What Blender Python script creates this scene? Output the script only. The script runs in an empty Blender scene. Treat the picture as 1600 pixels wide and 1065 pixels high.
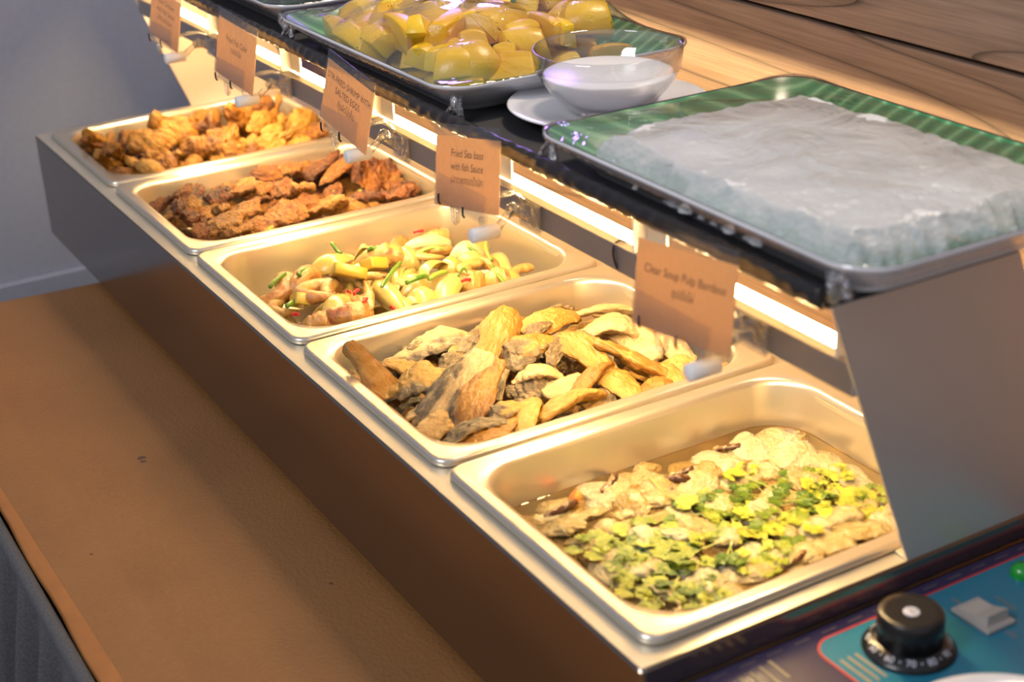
import bpy, bmesh, math, random
import numpy as np
from mathutils import Vector, Matrix, noise

S = bpy.context.scene
COL = S.collection
PI = math.pi
# ------------------------------------------------------------------ camera, light, exposure
cam = bpy.data.cameras.new('camera'); cam_o = bpy.data.objects.new('camera', cam); COL.objects.link(cam_o)
right = Vector((0.50791, 0.86049, -0.03988)); down = Vector((0.33855, -0.24198, -0.90930)); fwd = Vector((-0.79209, 0.44834, -0.41422))
M = Matrix.Identity(4)
for i in range(3):
    M[i][0] = right[i]; M[i][1] = -down[i]; M[i][2] = -fwd[i]; M[i][3] = (1.98842, -0.44915, 0.56586)[i]
cam_o.matrix_world = M
cam.sensor_width = 36.0; cam.lens = 2422.16 / 1600 * 36.0; cam.clip_start = 0.05
cam.dof.use_dof = True; cam.dof.focus_distance = 1.40; cam.dof.aperture_fstop = 6.2
S.camera = cam_o
S.view_settings.view_transform = 'Standard'; S.view_settings.look = 'None'
S.view_settings.gamma = 1.0; S.view_settings.use_curve_mapping = False
S.view_settings.exposure = 0.0
S.cycles.use_denoising = True
S.cycles.max_bounces = 10; S.cycles.transparent_max_bounces = 16; S.cycles.transmission_bounces = 8
S.cycles.caustics_refractive = False; S.cycles.sample_clamp_indirect = 8.0

W = bpy.data.worlds.new('world'); S.world = W; W.use_nodes = True
W.node_tree.nodes['Background'].inputs[0].default_value = (0.70, 0.72, 0.80, 1)
W.node_tree.nodes['Background'].inputs[1].default_value = 0.50

def area(name, loc, target, size, power, col, sy=None):
    d = bpy.data.lights.new(name, 'AREA'); d.size = size; d.energy = power; d.color = col
    if sy: d.shape = 'RECTANGLE'; d.size_y = sy
    o = bpy.data.objects.new(name, d); COL.objects.link(o); o.location = loc
    o.rotation_euler = (Vector(target) - Vector(loc)).to_track_quat('-Z', 'Y').to_euler()
    return o
area('ceiling_downlight', (0.75, 0.86, 1.70), (0.75, 0.0, -0.1), 0.30, 22, (1.0, 0.80, 0.60))
area('front_fill', (1.5, -1.9, 1.9), (0.8, 0.1, 0.0), 0.9, 34, (0.97, 0.95, 1.0))  # added soft fill from the front, not a real ceiling fixture
area('purple_stage_light', (-0.24, 0.76, 0.64), (0.62, 0.25, 0.24), 0.24, 0.22, (0.45, 0.22, 1.0)).data.spread = math.radians(50)
TUBE_POWER = 138.0
PURPLE_POWER = 1.6

# ------------------------------------------------------------------ helpers
def nodes(name):
    m = bpy.data.materials.new(name); m.use_nodes = True
    nt = m.node_tree; b = nt.nodes['Principled BSDF']
    return m, nt, b
def N(nt, typ, **kw):
    n = nt.nodes.new('ShaderNode' + typ)
    for k, v in kw.items():
        if k.startswith('_'): setattr(n, k[1:], v)
        else:
            key = k.replace('__', ' ')
            n.inputs[int(key[1:]) if key[0] == 'i' and key[1:].isdigit() else key].default_value = v
    return n
def L(nt, a, ao, b, bi): nt.links.new(a.outputs[ao], b.inputs[bi])
def c4(c): return (c[0], c[1], c[2], 1.0)
def ramp(nt, stops):
    r = nt.nodes.new('ShaderNodeValToRGB'); e = r.color_ramp.elements
    while len(e) < len(stops): e.new(0.5)
    for x, (p, c) in zip(e, stops): x.position = p; x.color = c4(c)
    return r
def mapping(nt, scale=(1, 1, 1), coord='Object', rot=(0, 0, 0)):
    t = N(nt, 'TexCoord'); mp = nt.nodes.new('ShaderNodeMapping'); mp.inputs['Scale'].default_value = scale; mp.inputs['Rotation'].default_value = rot
    L(nt, t, coord, mp, 'Vector'); return mp
def bump(nt, b, src, so, strength, dist):
    bp = N(nt, 'Bump', Strength=strength, Distance=dist); L(nt, src, so, bp, 'Height'); L(nt, bp, 0, b, 'Normal'); return bp
def plain(name, col, rough=0.5, metal=0.0, spec=0.5, coat=0.0, nz=0.0, nscale=60):
    m, nt, b = nodes(name)
    b.inputs['Base Color'].default_value = c4(col); b.inputs['Roughness'].default_value = rough; b.inputs['Metallic'].default_value = metal
    b.inputs['Specular IOR Level'].default_value = spec; b.inputs['Coat Weight'].default_value = coat
    if nz:
        mp = mapping(nt); t = N(nt, 'TexNoise', Scale=nscale, Detail=4.0); L(nt, mp, 0, t, 'Vector')
        r = ramp(nt, [(0.3, [x * (1 - nz) for x in col]), (0.7, [min(1, x * (1 + nz)) for x in col])]); L(nt, t, 0, r, 0); L(nt, r, 0, b, 'Base Color')
    return m
def steel(name, col, rough, stretch=(2, 160, 160), amt=0.10, bmp=0.02, metal=1.0):
    m, nt, b = nodes(name)
    b.inputs['Metallic'].default_value = metal; b.inputs['Base Color'].default_value = c4(col)
    mp = mapping(nt, stretch); t = N(nt, 'TexNoise', Scale=3.0, Detail=5.0); L(nt, mp, 0, t, 'Vector')
    mr = N(nt, 'MapRange'); mr.inputs['To Min'].default_value = rough - amt; mr.inputs['To Max'].default_value = rough + amt
    L(nt, t, 0, mr, 'Value'); L(nt, mr, 0, b, 'Roughness')
    bump(nt, b, t, 0, bmp, 0.002)
    return m
def emit(name, col, strength):
    m = bpy.data.materials.new(name); m.use_nodes = True; nt = m.node_tree; nt.nodes.clear()
    e = N(nt, 'Emission'); e.inputs[0].default_value = c4(col); e.inputs[1].default_value = strength
    o = N(nt, 'OutputMaterial'); L(nt, e, 0, o, 0); return m
def film(name, tint=(1, 1, 1), rough=0.04, gain=1.4, bscale=25, bst=0.25, floor=0.0):
    # thin clear plastic: passes light straight through, reflects by Fresnel
    m = bpy.data.materials.new(name); m.use_nodes = True; nt = m.node_tree; nt.nodes.clear()
    tr = N(nt, 'BsdfTransparent'); tr.inputs[0].default_value = c4(tint)
    gl = N(nt, 'BsdfGlossy'); gl.inputs['Roughness'].default_value = rough
    gm = N(nt, 'NewGeometry'); io = N(nt, 'MapRange'); io.inputs['To Min'].default_value = 1.5; io.inputs['To Max'].default_value = 1 / 1.5; L(nt, gm, 'Backfacing', io, 'Value')
    fr = N(nt, 'Fresnel', IOR=1.5); L(nt, io, 0, fr, 'IOR'); ml = N(nt, 'Math', _operation='MULTIPLY_ADD'); ml.inputs[1].default_value = gain; ml.inputs[2].default_value = floor; L(nt, fr, 0, ml, 0)
    mx = N(nt, 'MixShader'); L(nt, ml, 0, mx, 0); L(nt, tr, 0, mx, 1); L(nt, gl, 0, mx, 2)
    mp = mapping(nt); t = N(nt, 'TexNoise', Scale=bscale, Detail=3.0, Distortion=1.5); L(nt, mp, 0, t, 'Vector')
    bp = N(nt, 'Bump', Strength=bst, Distance=0.01); L(nt, t, 0, bp, 'Height'); L(nt, bp, 0, gl, 'Normal'); L(nt, bp, 0, fr, 'Normal')
    o = N(nt, 'OutputMaterial'); L(nt, mx, 0, o, 0); return m

def link(name, me, mat=None, parent=None, smooth=False):
    if isinstance(me, bmesh.types.BMesh):
        bm = me; me = bpy.data.meshes.new(name)
        bmesh.ops.recalc_face_normals(bm, faces=bm.faces); bm.to_mesh(me); bm.free()
    if mat is not None and not me.materials: me.materials.append(mat)
    if smooth: me.shade_smooth()
    o = bpy.data.objects.new(name, me); COL.objects.link(o)
    if parent: o.parent = parent
    return o
def tag(o, label=None, cat=None, group=None, kind=None):
    if label: o['label'] = label
    if cat: o['category'] = cat
    if group: o['group'] = group
    if kind: o['kind'] = kind
    return o
def empty(name, loc=(0, 0, 0), rz=0.0):
    o = bpy.data.objects.new(name, None); COL.objects.link(o); o.location = loc; o.rotation_euler.z = rz; o.empty_display_size = 0.02
    return o
def box(bm, x0, x1, y0, y1, z0, z1, bev=0.0, seg=2):
    r = bmesh.ops.create_cube(bm, size=1.0); vs = r['verts']
    for v in vs:
        v.co = Vector((x0 + (v.co.x + .5) * (x1 - x0), y0 + (v.co.y + .5) * (y1 - y0), z0 + (v.co.z + .5) * (z1 - z0)))
    if bev:
        es = list({e for v in vs for e in v.link_edges})
        bmesh.ops.bevel(bm, geom=es, offset=bev, segments=seg, affect='EDGES', profile=0.5)
def boxo(name, mat, parent, x0, x1, y0, y1, z0, z1, bev=0.0, smooth=False):
    bm = bmesh.new(); box(bm, x0, x1, y0, y1, z0, z1, bev); return link(name, bm, mat, parent, smooth)
def tube(bm, pts, r, seg=10, cap=True, radii=None, squash=None):
    pts = [Vector(p) for p in pts]; rings = []
    up = Vector((0, 0, 1)); prev = None
    for i, p in enumerate(pts):
        t = (pts[min(i + 1, len(pts) - 1)] - pts[max(i - 1, 0)]).normalized()
        if prev is None:
            n = t.cross(up)
            if n.length < 1e-3: n = t.cross(Vector((0, 1, 0)))
            n.normalize()
        else:
            n = (prev - t * prev.dot(t)).normalized()
        prev = n; b = t.cross(n); rr = radii[i] if radii else r; sq = squash if squash else 1.0
        rings.append([bm.verts.new(p + n * rr * math.cos(2 * PI * k / seg) + b * rr * sq * math.sin(2 * PI * k / seg)) for k in range(seg)])
    for a, c in zip(rings, rings[1:]):
        for k in range(seg): bm.faces.new((a[k], a[(k + 1) % seg], c[(k + 1) % seg], c[k]))
    if cap: bm.faces.new(rings[0][::-1]); bm.faces.new(rings[-1])
    return rings
def lathe(bm, prof, seg=48, c=(0, 0, 0)):
    rings = []
    for r, z in prof:
        if r < 1e-6: rings.append([bm.verts.new((c[0], c[1], c[2] + z))])
        else: rings.append([bm.verts.new((c[0] + r * math.cos(2 * PI * k / seg), c[1] + r * math.sin(2 * PI * k / seg), c[2] + z)) for k in range(seg)])
    for a, b in zip(rings, rings[1:]):
        for k in range(seg):
            q = [a[k % len(a)], a[(k + 1) % seg % len(a)], b[(k + 1) % seg % len(b)], b[k % len(b)]]
            u = []
            for v in q:
                if v not in u: u.append(v)
            if len(u) > 2: bm.faces.new(u)
def rrect(x0, x1, y0, y1, r, n=8):
    pts = []
    for cx, cy, a0 in ((x1 - r, y0 + r, -PI / 2), (x1 - r, y1 - r, 0), (x0 + r, y1 - r, PI / 2), (x0 + r, y0 + r, PI)):
        for k in range(n + 1):
            a = a0 + PI / 2 * k / n; pts.append((cx + r * math.cos(a), cy + r * math.sin(a)))
    return pts
def loft(bm, loops, cap_end=True, cap_start=False):
    rs = [[bm.verts.new(p) for p in lp] for lp in loops]; n = len(rs[0])
    for a, b in zip(rs, rs[1:]):
        for k in range(n): bm.faces.new((a[k], a[(k + 1) % n], b[(k + 1) % n], b[k]))
    if cap_end: bm.faces.new(rs[-1])
    if cap_start: bm.faces.new(rs[0][::-1])
    return rs
def text(name, body, size, mat, parent, loc, rot=(0, 0, 0), align='CENTER', xs=1.0, shear=0.0, ex=0.0, fit=None):
    c = bpy.data.curves.new(name, 'FONT'); c.body = body; c.size = size; c.align_x = align; c.align_y = 'CENTER'; c.extrude = ex; c.shear = shear
    c.space_line = 1.0; c.materials.append(mat)
    tmp = bpy.data.objects.new('tmp', c); COL.objects.link(tmp)
    me = bpy.data.meshes.new_from_object(tmp.evaluated_get(bpy.context.evaluated_depsgraph_get())); bpy.data.objects.remove(tmp); me.name = name
    if not me.materials: me.materials.append(mat)
    if fit: xs = fit / max(1e-5, max(v.co.x for v in me.vertices) - min(v.co.x for v in me.vertices))
    o = bpy.data.objects.new(name, me); COL.objects.link(o); o.parent = parent; o.location = loc; o.rotation_euler = rot; o.scale = (xs, 1, 1); o['says'] = body
    return o
ORD = ['', 'first', 'second', 'third', 'fourth', 'fifth', 'sixth', 'seventh', 'eighth', 'ninth', 'tenth', 'eleventh', 'twelfth', 'thirteenth', 'fourteenth', 'fifteenth', 'sixteenth', 'seventeenth', 'eighteenth', 'nineteenth', 'twentieth']

# ------------------------------------------------------------------ materials
M_pan = plain('pan_steel', (0.72, 0.66, 0.55), 0.28, 0.84)
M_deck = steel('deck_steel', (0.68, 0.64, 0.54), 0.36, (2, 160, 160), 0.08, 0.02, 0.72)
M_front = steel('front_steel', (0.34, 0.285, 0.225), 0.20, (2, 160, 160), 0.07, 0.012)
M_plate = steel('plate_steel', (0.84, 0.73, 0.63), 0.36, (160, 4, 60), 0.06, 0.02, 0.62)
M_rail = steel('rail_steel', (0.50, 0.47, 0.44), 0.40, (2, 160, 160), 0.06)
M_shelf = plain('shelf_enamel', (0.34, 0.29, 0.22), 0.5)
M_tube = emit('lamp_glow', (1.0, 0.69, 0.32), TUBE_POWER)
M_purple = emit('purple_glow', (0.30, 0.08, 1.0), PURPLE_POWER)
M_white = plain('white_ceramic', (0.80, 0.80, 0.83), 0.12, coat=0.4)
M_whitepl = plain('white_plastic', (0.85, 0.83, 0.80), 0.35)
M_black = plain('black_plastic', (0.012, 0.012, 0.014), 0.22)
M_dark = plain('dark_plastic', (0.03, 0.03, 0.035), 0.4)
M_clear = film('clear_acrylic', (0.975, 0.975, 0.97), 0.10, 2.0, 60, 0.5, 0.10)
M_film = film('cling_film', (0.985, 0.985, 0.985), 0.035, 1.7, 18, 0.22, 0.01)
M_ink = plain('black_ink', (0.015, 0.012, 0.012), 0.6)
M_pale_ink = plain('pale_ink', (0.26, 0.215, 0.15), 0.6)
M_faint_ink = plain('faint_ink', (0.13, 0.11, 0.10), 0.6)
M_white_ink = plain('white_ink', (0.60, 0.62, 0.72), 0.6)

def wood_mat(name, seed):
    m, nt, b = nodes(name)
    mp = mapping(nt, (1, 1, 1)); mp.inputs['Location'].default_value = (seed, 0, seed * 1.7)
    wp = N(nt, 'TexNoise', Scale=1.6, Detail=2.0); L(nt, mp, 0, wp, 'Vector')
    st = nt.nodes.new('ShaderNodeMapping'); st.inputs['Scale'].default_value = (0.42, 1, 6.0); L(nt, mp, 0, st, 'Vector')
    n1 = N(nt, 'TexNoise', Scale=1.7, Detail=1.5, Distortion=0.35); L(nt, st, 0, n1, 'Vector')
    # thin dark growth lines: contour bands of a slow stretched noise
    mu = N(nt, 'Math', _operation='MULTIPLY'); mu.inputs[1].default_value = 9.0; L(nt, n1, 0, mu, 0)
    fr = N(nt, 'Math', _operation='FRACT'); L(nt, mu, 0, fr, 0)
    r1 = ramp(nt, [(0.0, (0.15, 0.15, 0.15)), (0.05, (0.75, 0.75, 0.75)), (0.16, (1, 1, 1)), (0.80, (0.92, 0.92, 0.92)), (1.0, (0.70, 0.70, 0.70))]); L(nt, fr, 0, r1, 0)
    st2 = nt.nodes.new('ShaderNodeMapping'); st2.inputs['Scale'].default_value = (5, 1, 160); L(nt, mp, 0, st2, 'Vector')
    n2 = N(nt, 'TexNoise', Scale=2.0, Detail=6.0); L(nt, st2, 0, n2, 'Vector')
    r2 = ramp(nt, [(0.25, (0.185, 0.112, 0.078)), (0.75, (0.335, 0.220, 0.150))]); L(nt, n2, 0, r2, 0)
    mx = N(nt, 'MixRGB', _blend_type='MULTIPLY', Fac=1.0); L(nt, r2, 0, mx, 1); L(nt, r1, 0, mx, 2); L(nt, mx, 0, b, 'Base Color')
    b.inputs['Roughness'].default_value = 0.45
    bump(nt, b, n2, 0, 0.05, 0.001)
    return m

# ------------------------------------------------------------------ setting
m, nt, b = nodes('painted_wall'); mp = mapping(nt); t = N(nt, 'TexNoise', Scale=90.0, Detail=3.0); L(nt, mp, 0, t, 'Vector')
r = ramp(nt, [(0.3, (0.255, 0.285, 0.375)), (0.7, (0.275, 0.305, 0.395))]); L(nt, t, 0, r, 0); L(nt, r, 0, b, 'Base Color'); b.inputs['Roughness'].default_value = 0.6; bump(nt, b, t, 0, 0.04, 0.002)
M_wall = m
M_floor = plain('floor_vinyl', (0.20, 0.20, 0.22), 0.5, nz=0.15, nscale=12)
FZ = -0.90
wl = boxo('wall_left', M_wall, None, -0.36, -0.30, -2.6, 2.4, FZ, 1.9); tag(wl, kind='structure')
bl = boxo('baseboard_left', M_wall, None, -0.300, -0.288, -2.6, 0.9, FZ, -0.300, 0.002); tag(bl, kind='structure')
fl = boxo('floor', M_floor, None, -0.36, 3.2, -2.6, 2.4, FZ - 0.05, FZ); tag(fl, kind='structure')
wb = boxo('wall_back', plain('panel_backing', (0.03, 0.022, 0.018), 0.7), None, -0.20, 2.6, 0.431, 0.50, FZ, 0.345); tag(wb, kind='structure')
for i, (z0, z1) in enumerate(((-0.145, 0.2585), (0.2625, 0.348))):
    boxo('wood_panel', wood_mat('wood_laminate_%s' % 'ab'[i], 0.37 + 2.1 * i), wb, -0.20, 2.6, 0.420, 0.431, z0, z1, 0.0008)
ls = empty('light_strip', (-0.215, 0.40, -0.14)); tag(ls, 'purple glowing light strip at the far end of the wood panelled wall', 'light')
bm = bmesh.new(); tube(bm, [(0, 0, 0.02), (0, 0, 0.50)], 0.006, 12); link('glow_tube', bm, M_purple, ls, True)
boxo('shield_channel', M_dark, ls, -0.016, -0.010, -0.030, 0.018, 0, 0.52, 0.001)  # unseen shield, added to keep the purple glow off the left wall

# ------------------------------------------------------------------ buffet table
TZ = -0.145
tb = empty('buffet_table', (0.95, 0.05, FZ)); tag(tb, 'long buffet table under brown leather cover and grey pleated skirt', 'table')
h = TZ - 0.004 - FZ
boxo('tabletop', plain('table_wood', (0.25, 0.16, 0.09), 0.5), tb, -0.76, 0.95, -0.30, 0.345, h - 0.03, h, 0.002)
for sx in (-0.70, 0.88):
    for sy in (-0.26, 0.30):
        boxo('leg', M_dark, tb, sx - 0.02, sx + 0.02, sy - 0.02, sy + 0.02, 0, h - 0.03, 0.002)
m, nt, b = nodes('brown_leather')
mp = mapping(nt); n1 = N(nt, 'TexNoise', Scale=7.0, Detail=5.0); L(nt, mp, 0, n1, 'Vector')
r = ramp(nt, [(0.25, (0.200, 0.088, 0.025)), (0.75, (0.245, 0.110, 0.032))]); L(nt, n1, 0, r, 0); L(nt, r, 0, b, 'Base Color')
v = N(nt, 'TexVoronoi', Scale=260.0); n2 = N(nt, 'TexNoise', Scale=120.0, Detail=6.0, Distortion=2.0); L(nt, mp, 0, v, 'Vector'); L(nt, mp, 0, n2, 'Vector')
ad = N(nt, 'Math', _operation='ADD'); L(nt, v, 0, ad, 0); L(nt, n2, 0, ad, 1)
b.inputs['Roughness'].default_value = 0.52; bump(nt, b, ad, 0, 0.35, 0.0012)
M_leather = m
cv = empty('table_cover', (0, 0, TZ)); tag(cv, 'brown grained leather cover spread over the buffet table', 'table cover')
bm = bmesh.new()
outer = [(0.150, -0.250), (0.168, -0.12), (0.178, 0.0), (0.186, 0.39), (1.90, 0.39), (1.90, -0.226)]
loft(bm, [[(x, y, -0.004) for x, y in outer], [(x, y, -0.001) for x, y in outer], [(x + (0.002 if x < 1 else -0.002), y + (0.002 if y < 0.2 else -0.002), 0) for x, y in outer]], True, True)
link('leather_sheet', bm, M_leather, cv)
M_band = plain('orange_leather', (0.30, 0.118, 0.028), 0.5, nz=0.1, nscale=40)
bm = bmesh.new(); tube(bm, [(0.15 + k * 0.0345, -0.240 + 0.0012 * math.sin(k * 1.3), -0.0035) for k in range(52)], 0.0135, 10, True, None, 0.24); link('edge_band', bm, M_band, cv, True)
bm = bmesh.new()
for (x, y, rr) in ((0.655, -0.112, 0.0042), (0.663, -0.113, 0.003), (0.96, -0.05, 0.002), (0.80, -0.205, 0.0016)):
    lathe(bm, [(0, 0.0006), (rr * 0.8, 0.0005), (rr, 0)], 14, (x, y, 0))
link('stain', bm, plain('dark_stain', (0.10, 0.045, 0.018), 0.4), cv)['label'] = 'small dark spill marks'
m, nt, b = nodes('grey_cloth'); mp = mapping(nt); wv = N(nt, 'TexNoise', Scale=420.0, Detail=3.0); L(nt, mp, 0, wv, 'Vector')
r = ramp(nt, [(0.35, (0.055, 0.056, 0.062)), (0.7, (0.085, 0.085, 0.092))]); L(nt, wv, 0, r, 0); L(nt, r, 0, b, 'Base Color'); b.inputs['Roughness'].default_value = 0.85; bump(nt, b, wv, 0, 0.2, 0.0006)
M_skirt = m
sk = empty('table_skirt', (0, -0.2655, TZ)); tag(sk, 'dark grey pleated cloth skirt hanging along the table front', 'table skirt')
bm = bmesh.new(); nx = 520; nz = 14; grid = []
for j in range(nz + 1):
    zz = -0.004 - (TZ - FZ - 0.02) * (j / nz) ** 1.4; row = []
    for i in range(nx + 1):
        x = 0.12 + i * (1.80 / nx); ph = x / 0.068
        f = ph - math.floor(ph); fold = (f / 0.82 if f < 0.82 else (1 - f) / 0.18)
        amp = 0.005 + 0.030 * min(1, j / 4)
        row.append(bm.verts.new((x + 0.004 * math.sin(j * .6 + math.floor(ph)), 0.006 - amp * fold - 0.004 * j / nz, zz)))
    grid.append(row)
for j in range(nz):
    for i in range(nx): bm.faces.new((grid[j][i], grid[j][i + 1], grid[j + 1][i + 1], grid[j + 1][i]))
link('pleated_cloth', bm, M_skirt, sk, True)
bm = bmesh.new(); tube(bm, [(0.12 + k * 0.05, 0.004, -0.004) for k in range(37)], 0.0065, 10); link('piping', bm, M_skirt, sk, True)

# ------------------------------------------------------------------ bain marie (heated display unit)
P = 0.27; XL, XR, YF, YB = -0.0147, 1.3600, -0.0150, 0.3540; HB = -0.135
bmr = empty('bain_marie', (0, 0, 0)); tag(bmr, 'long stainless steel heated food display holding five pans, with a shelf above', 'food warmer')
bm = bmesh.new()
lp = rrect(XL, XR, YF, YB, 0.004, 4)
loft(bm, [[(x, y, HB) for x, y in lp], [(x, y, -0.0035) for x, y in lp], [(x + (0.0015 if x < .6 else -0.0015), y + (0.0015 if y < .1 else -0.0015), -0.0012) for x, y in lp]], False, True)
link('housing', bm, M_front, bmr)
bm = bmesh.new()
box(bm, XL + .0016, XR - .0016, YF + .0016, 0.016, -0.006, -0.0010)
box(bm, XL + .0016, XR - .0016, 0.309, YB - .0016, -0.006, -0.0010)
for k in range(6): box(bm, (XL + .0016) if k == 0 else k * P - 0.013, (XR - .0016) if k == 5 else k * P + 0.013, 0.016, 0.309, -0.0058, -0.0012)
link('deck', bm, M_deck, bmr)
for x in (0.25, 1.30):
    for y in (0.02, 0.32):
        bm = bmesh.new(); lathe(bm, [(0, -0.1445), (0.013, -0.1445), (0.015, -0.136), (0.0, -0.136)], 20, (x, y, 0)); link('foot', bm, M_black, bmr, True)
for x0, fx in ((1.3572, 1.3470), (-0.0130, -0.0110)):
    bm = bmesh.new()
    yz = [(0.1995, -0.0008), (0.1230, 0.2000), (0.2775, 0.2000), (0.3525, -0.0008)]
    loft(bm, [[(x0, y, z) for y, z in yz], [(x0 + 0.0018, y, z) for y, z in yz]], True, True)
    o = link('end_plate', bm, M_plate, bmr); o['label'] = 'slanted stainless end plate'
    xa, xb = (x0 - 0.0105, x0) if x0 > 1 else (x0 + 0.0018, x0 + 0.0123)
    boxo('flange', M_deck, o, xa, xb, 0.1995, 0.3500, -0.0008, 0.0012, 0.0004)
bm = bmesh.new(); box(bm, -0.011, 1.357, 0.1235, 0.2790, 0.1978, 0.1990); box(bm, -0.011, 1.357, 0.2772, 0.2790, 0.1800, 0.1978); link('shelf', bm, M_shelf, bmr)
boxo('lamp_rail', M_rail, bmr, -0.011, 1.357, 0.1445, 0.1545, 0.1345, 0.1555, 0.0008)
bm = bmesh.new(); tube(bm, [(0.03, 0.1665, 0.1505), (1.3425, 0.1665, 0.1505)], 0.0055, 20); link('lamp_tube', bm, M_tube, bmr, True)['label'] = 'glowing warm lamp tube'
M_cream = plain('cream_bracket', (0.72, 0.66, 0.55), 0.4)
for k in range(6):
    x = 0.252 + 0.2175 * k; xw = 0.026 if k < 5 else 0.014
    bm = bmesh.new(); box(bm, x, x + 0.0022, 0.1445, 0.1600, 0.1555, 0.1978); box(bm, x + 0.0022, x + xw, 0.1560, 0.1578, 0.1555, 0.1978)
    link('lamp_bracket', bm, M_cream, bmr)
for x in (0.62, 1.10):
    bm = bmesh.new(); pts = []
    for k in range(25):
        a = 2 * PI * k / 24; pts.append((x + 0.002 * math.sin(a * 2), 0.1495 + 0.0066 * math.cos(a) , 0.1450 + 0.0122 * math.sin(a)))
    tube(bm, pts, 0.0009, 6, False); link('wire_tie', bm, M_black, bmr, True)
# control box on the near end
CT = -0.022
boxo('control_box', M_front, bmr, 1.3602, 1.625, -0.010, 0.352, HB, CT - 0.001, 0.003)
m, nt, b = nodes('navy_print'); b.inputs['Base Color'].default_value = (0.030, 0.026, 0.075, 1); b.inputs['Roughness'].default_value = 0.22
cp = boxo('control_panel', m, bmr, 1.3625, 1.620, -0.006, 0.349, CT - 0.001, CT); cp['label'] = 'printed navy and teal control panel'
def flat_loop(bm, o, i, z0, z1):
    a = [bm.verts.new((x, y, z0)) for x, y in o]; bb = [bm.verts.new((x, y, z1)) for x, y in o]
    c = [bm.verts.new((x, y, z1)) for x, y in i]; n = len(a)
    for k in range(n):
        j = (k + 1) % n
        bm.faces.new((a[k], a[j], bb[j], bb[k])); bm.faces.new((bb[k], bb[j], c[j], c[k]))
bm = bmesh.new(); flat_loop(bm, rrect(1.3726, 1.4796, 0.1034, 0.3356, 0.0165), rrect(1.3740, 1.4782, 0.1048, 0.3342, 0.0151), CT, CT + 0.0004)
link('red_border', bm, plain('red_print', (0.55, 0.03, 0.02), 0.35), cp)
bm = bmesh.new(); lp = rrect(1.3741, 1.4781, 0.1049, 0.3341, 0.015); loft(bm, [[(x, y, CT) for x, y in lp], [(x, y, CT + 0.0003) for x, y in lp]])
link('teal_field', bm, plain('teal_print', (0.020, 0.17, 0.27), 0.25), cp)
for k in range(14):
    boxo('print_dash', M_faint_ink, cp, 1.3672, 1.3678, 0.01 + k * 0.022, 0.01 + k * 0.022 + 0.012, CT, CT + 0.0003)
for (tx, ty, s, w) in ((1.3898, 0.2155, 'ON', 0.0052), (1.4085, 0.2400, 'POWER', 0.0050), (1.4350, 0.2170, 'OFF', 0.0052)):
    text('lettering', s, w, M_pale_ink, cp, (tx, ty, CT + 0.0006))
for k in range(5):   # rows of small print, too blurred to read
    boxo('print_line', M_pale_ink, cp, 1.372 + 0.0015 * k, 1.392 + 0.002 * (k % 3), 0.072 - 0.0085 * k, 0.0745 - 0.0085 * k, CT, CT + 0.0003)
for k in range(3):
    boxo('print_line', M_pale_ink, cp, 1.396, 1.424, 0.1215 - 0.006 * k, 0.1235 - 0.006 * k, CT + 0.0003, CT + 0.0006)
kx, ky = 1.4095, 0.1545
bm = bmesh.new(); lathe(bm, [(0, 0.0), (0.0290, 0.0), (0.0295, 0.0015), (0.0285, 0.0030), (0.0215, 0.0078), (0, 0.0078)], 56, (kx, ky, CT)); kn = link('thermostat_knob', bm, M_black, bmr, True); kn['label'] = 'black thermostat knob with numbered skirt'
kn.data.shade_smooth()
bm = bmesh.new(); lathe(bm, [(0, 0.0078), (0.0212, 0.0078), (0.0205, 0.0265), (0.0195, 0.0280), (0.0150, 0.0276), (0.0100, 0.0268), (0, 0.0268)], 56, (kx, ky, CT)); link('knob_cap', bm, plain('glossy_black', (0.014, 0.012, 0.012), 0.30), kn, True)
bm = bmesh.new(); lathe(bm, [(0, 0.0270), (0.0052, 0.0270), (0.0050, 0.0276), (0, 0.0276)], 32, (kx, ky, CT)); link('badge', bm, M_white_ink, kn)
text('lettering', '°C', 0.0066, M_black, kn, (kx, ky, CT + 0.0278), (0, 0, 0.5))
vals = ['30', '•', '40', '•', '50', '•', '60', '•', '70', '•', '80', '•', '90', '•', '100', '•', '110']
for i, s in enumerate(vals):
    a = math.radians(-165 + i * 15.5) ; rr = 0.0250
    text('lettering', s, 0.0062 if s != '•' else 0.0045, M_white_ink, kn, (kx + rr * math.cos(a), ky + rr * math.sin(a), CT + 0.00585), (0, 0, a + PI / 2))
for o in list(kn.children):
    if o.name.startswith('lettering') and o['says'] != '°C':
        a = math.atan2(o.location.y - ky, o.location.x - kx)
        o.rotation_euler = (Matrix.Rotation(a + PI / 2, 3, 'Z') @ Matrix.Rotation(math.radians(33), 3, 'X')).to_euler()
sx, sy = 1.4120, 0.2162
sw = boxo('power_switch', plain('grey_plastic', (0.36, 0.34, 0.32), 0.4), bmr, sx - 0.0165, sx + 0.0165, sy - 0.0125, sy + 0.0125, CT, CT + 0.0035, 0.0012)
bm = bmesh.new(); lp = [(-0.0120, 0.0035), (-0.0120, 0.0048), (0.0, 0.0062), (0.0120, 0.0110), (0.0120, 0.0035)]
loft(bm, [[(sx + a, sy - 0.0090, CT + z) for a, z in lp], [(sx + a, sy + 0.0090, CT + z) for a, z in lp]], True, True)
link('rocker', bm, plain('rocker_plastic', (0.46, 0.42, 0.38), 0.35), sw)
bm = bmesh.new(); lathe(bm, [(0.0078, 0), (0.0078, 0.003), (0.0070, 0.0058), (0.0045, 0.0082), (0, 0.0092)], 28, (1.3908, 0.2740, CT)); link('indicator_lamp', bm, plain('green_lens', (0.01, 0.30, 0.03), 0.15, coat=0.5), bmr, True)['label'] = 'green indicator lamp'

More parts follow.
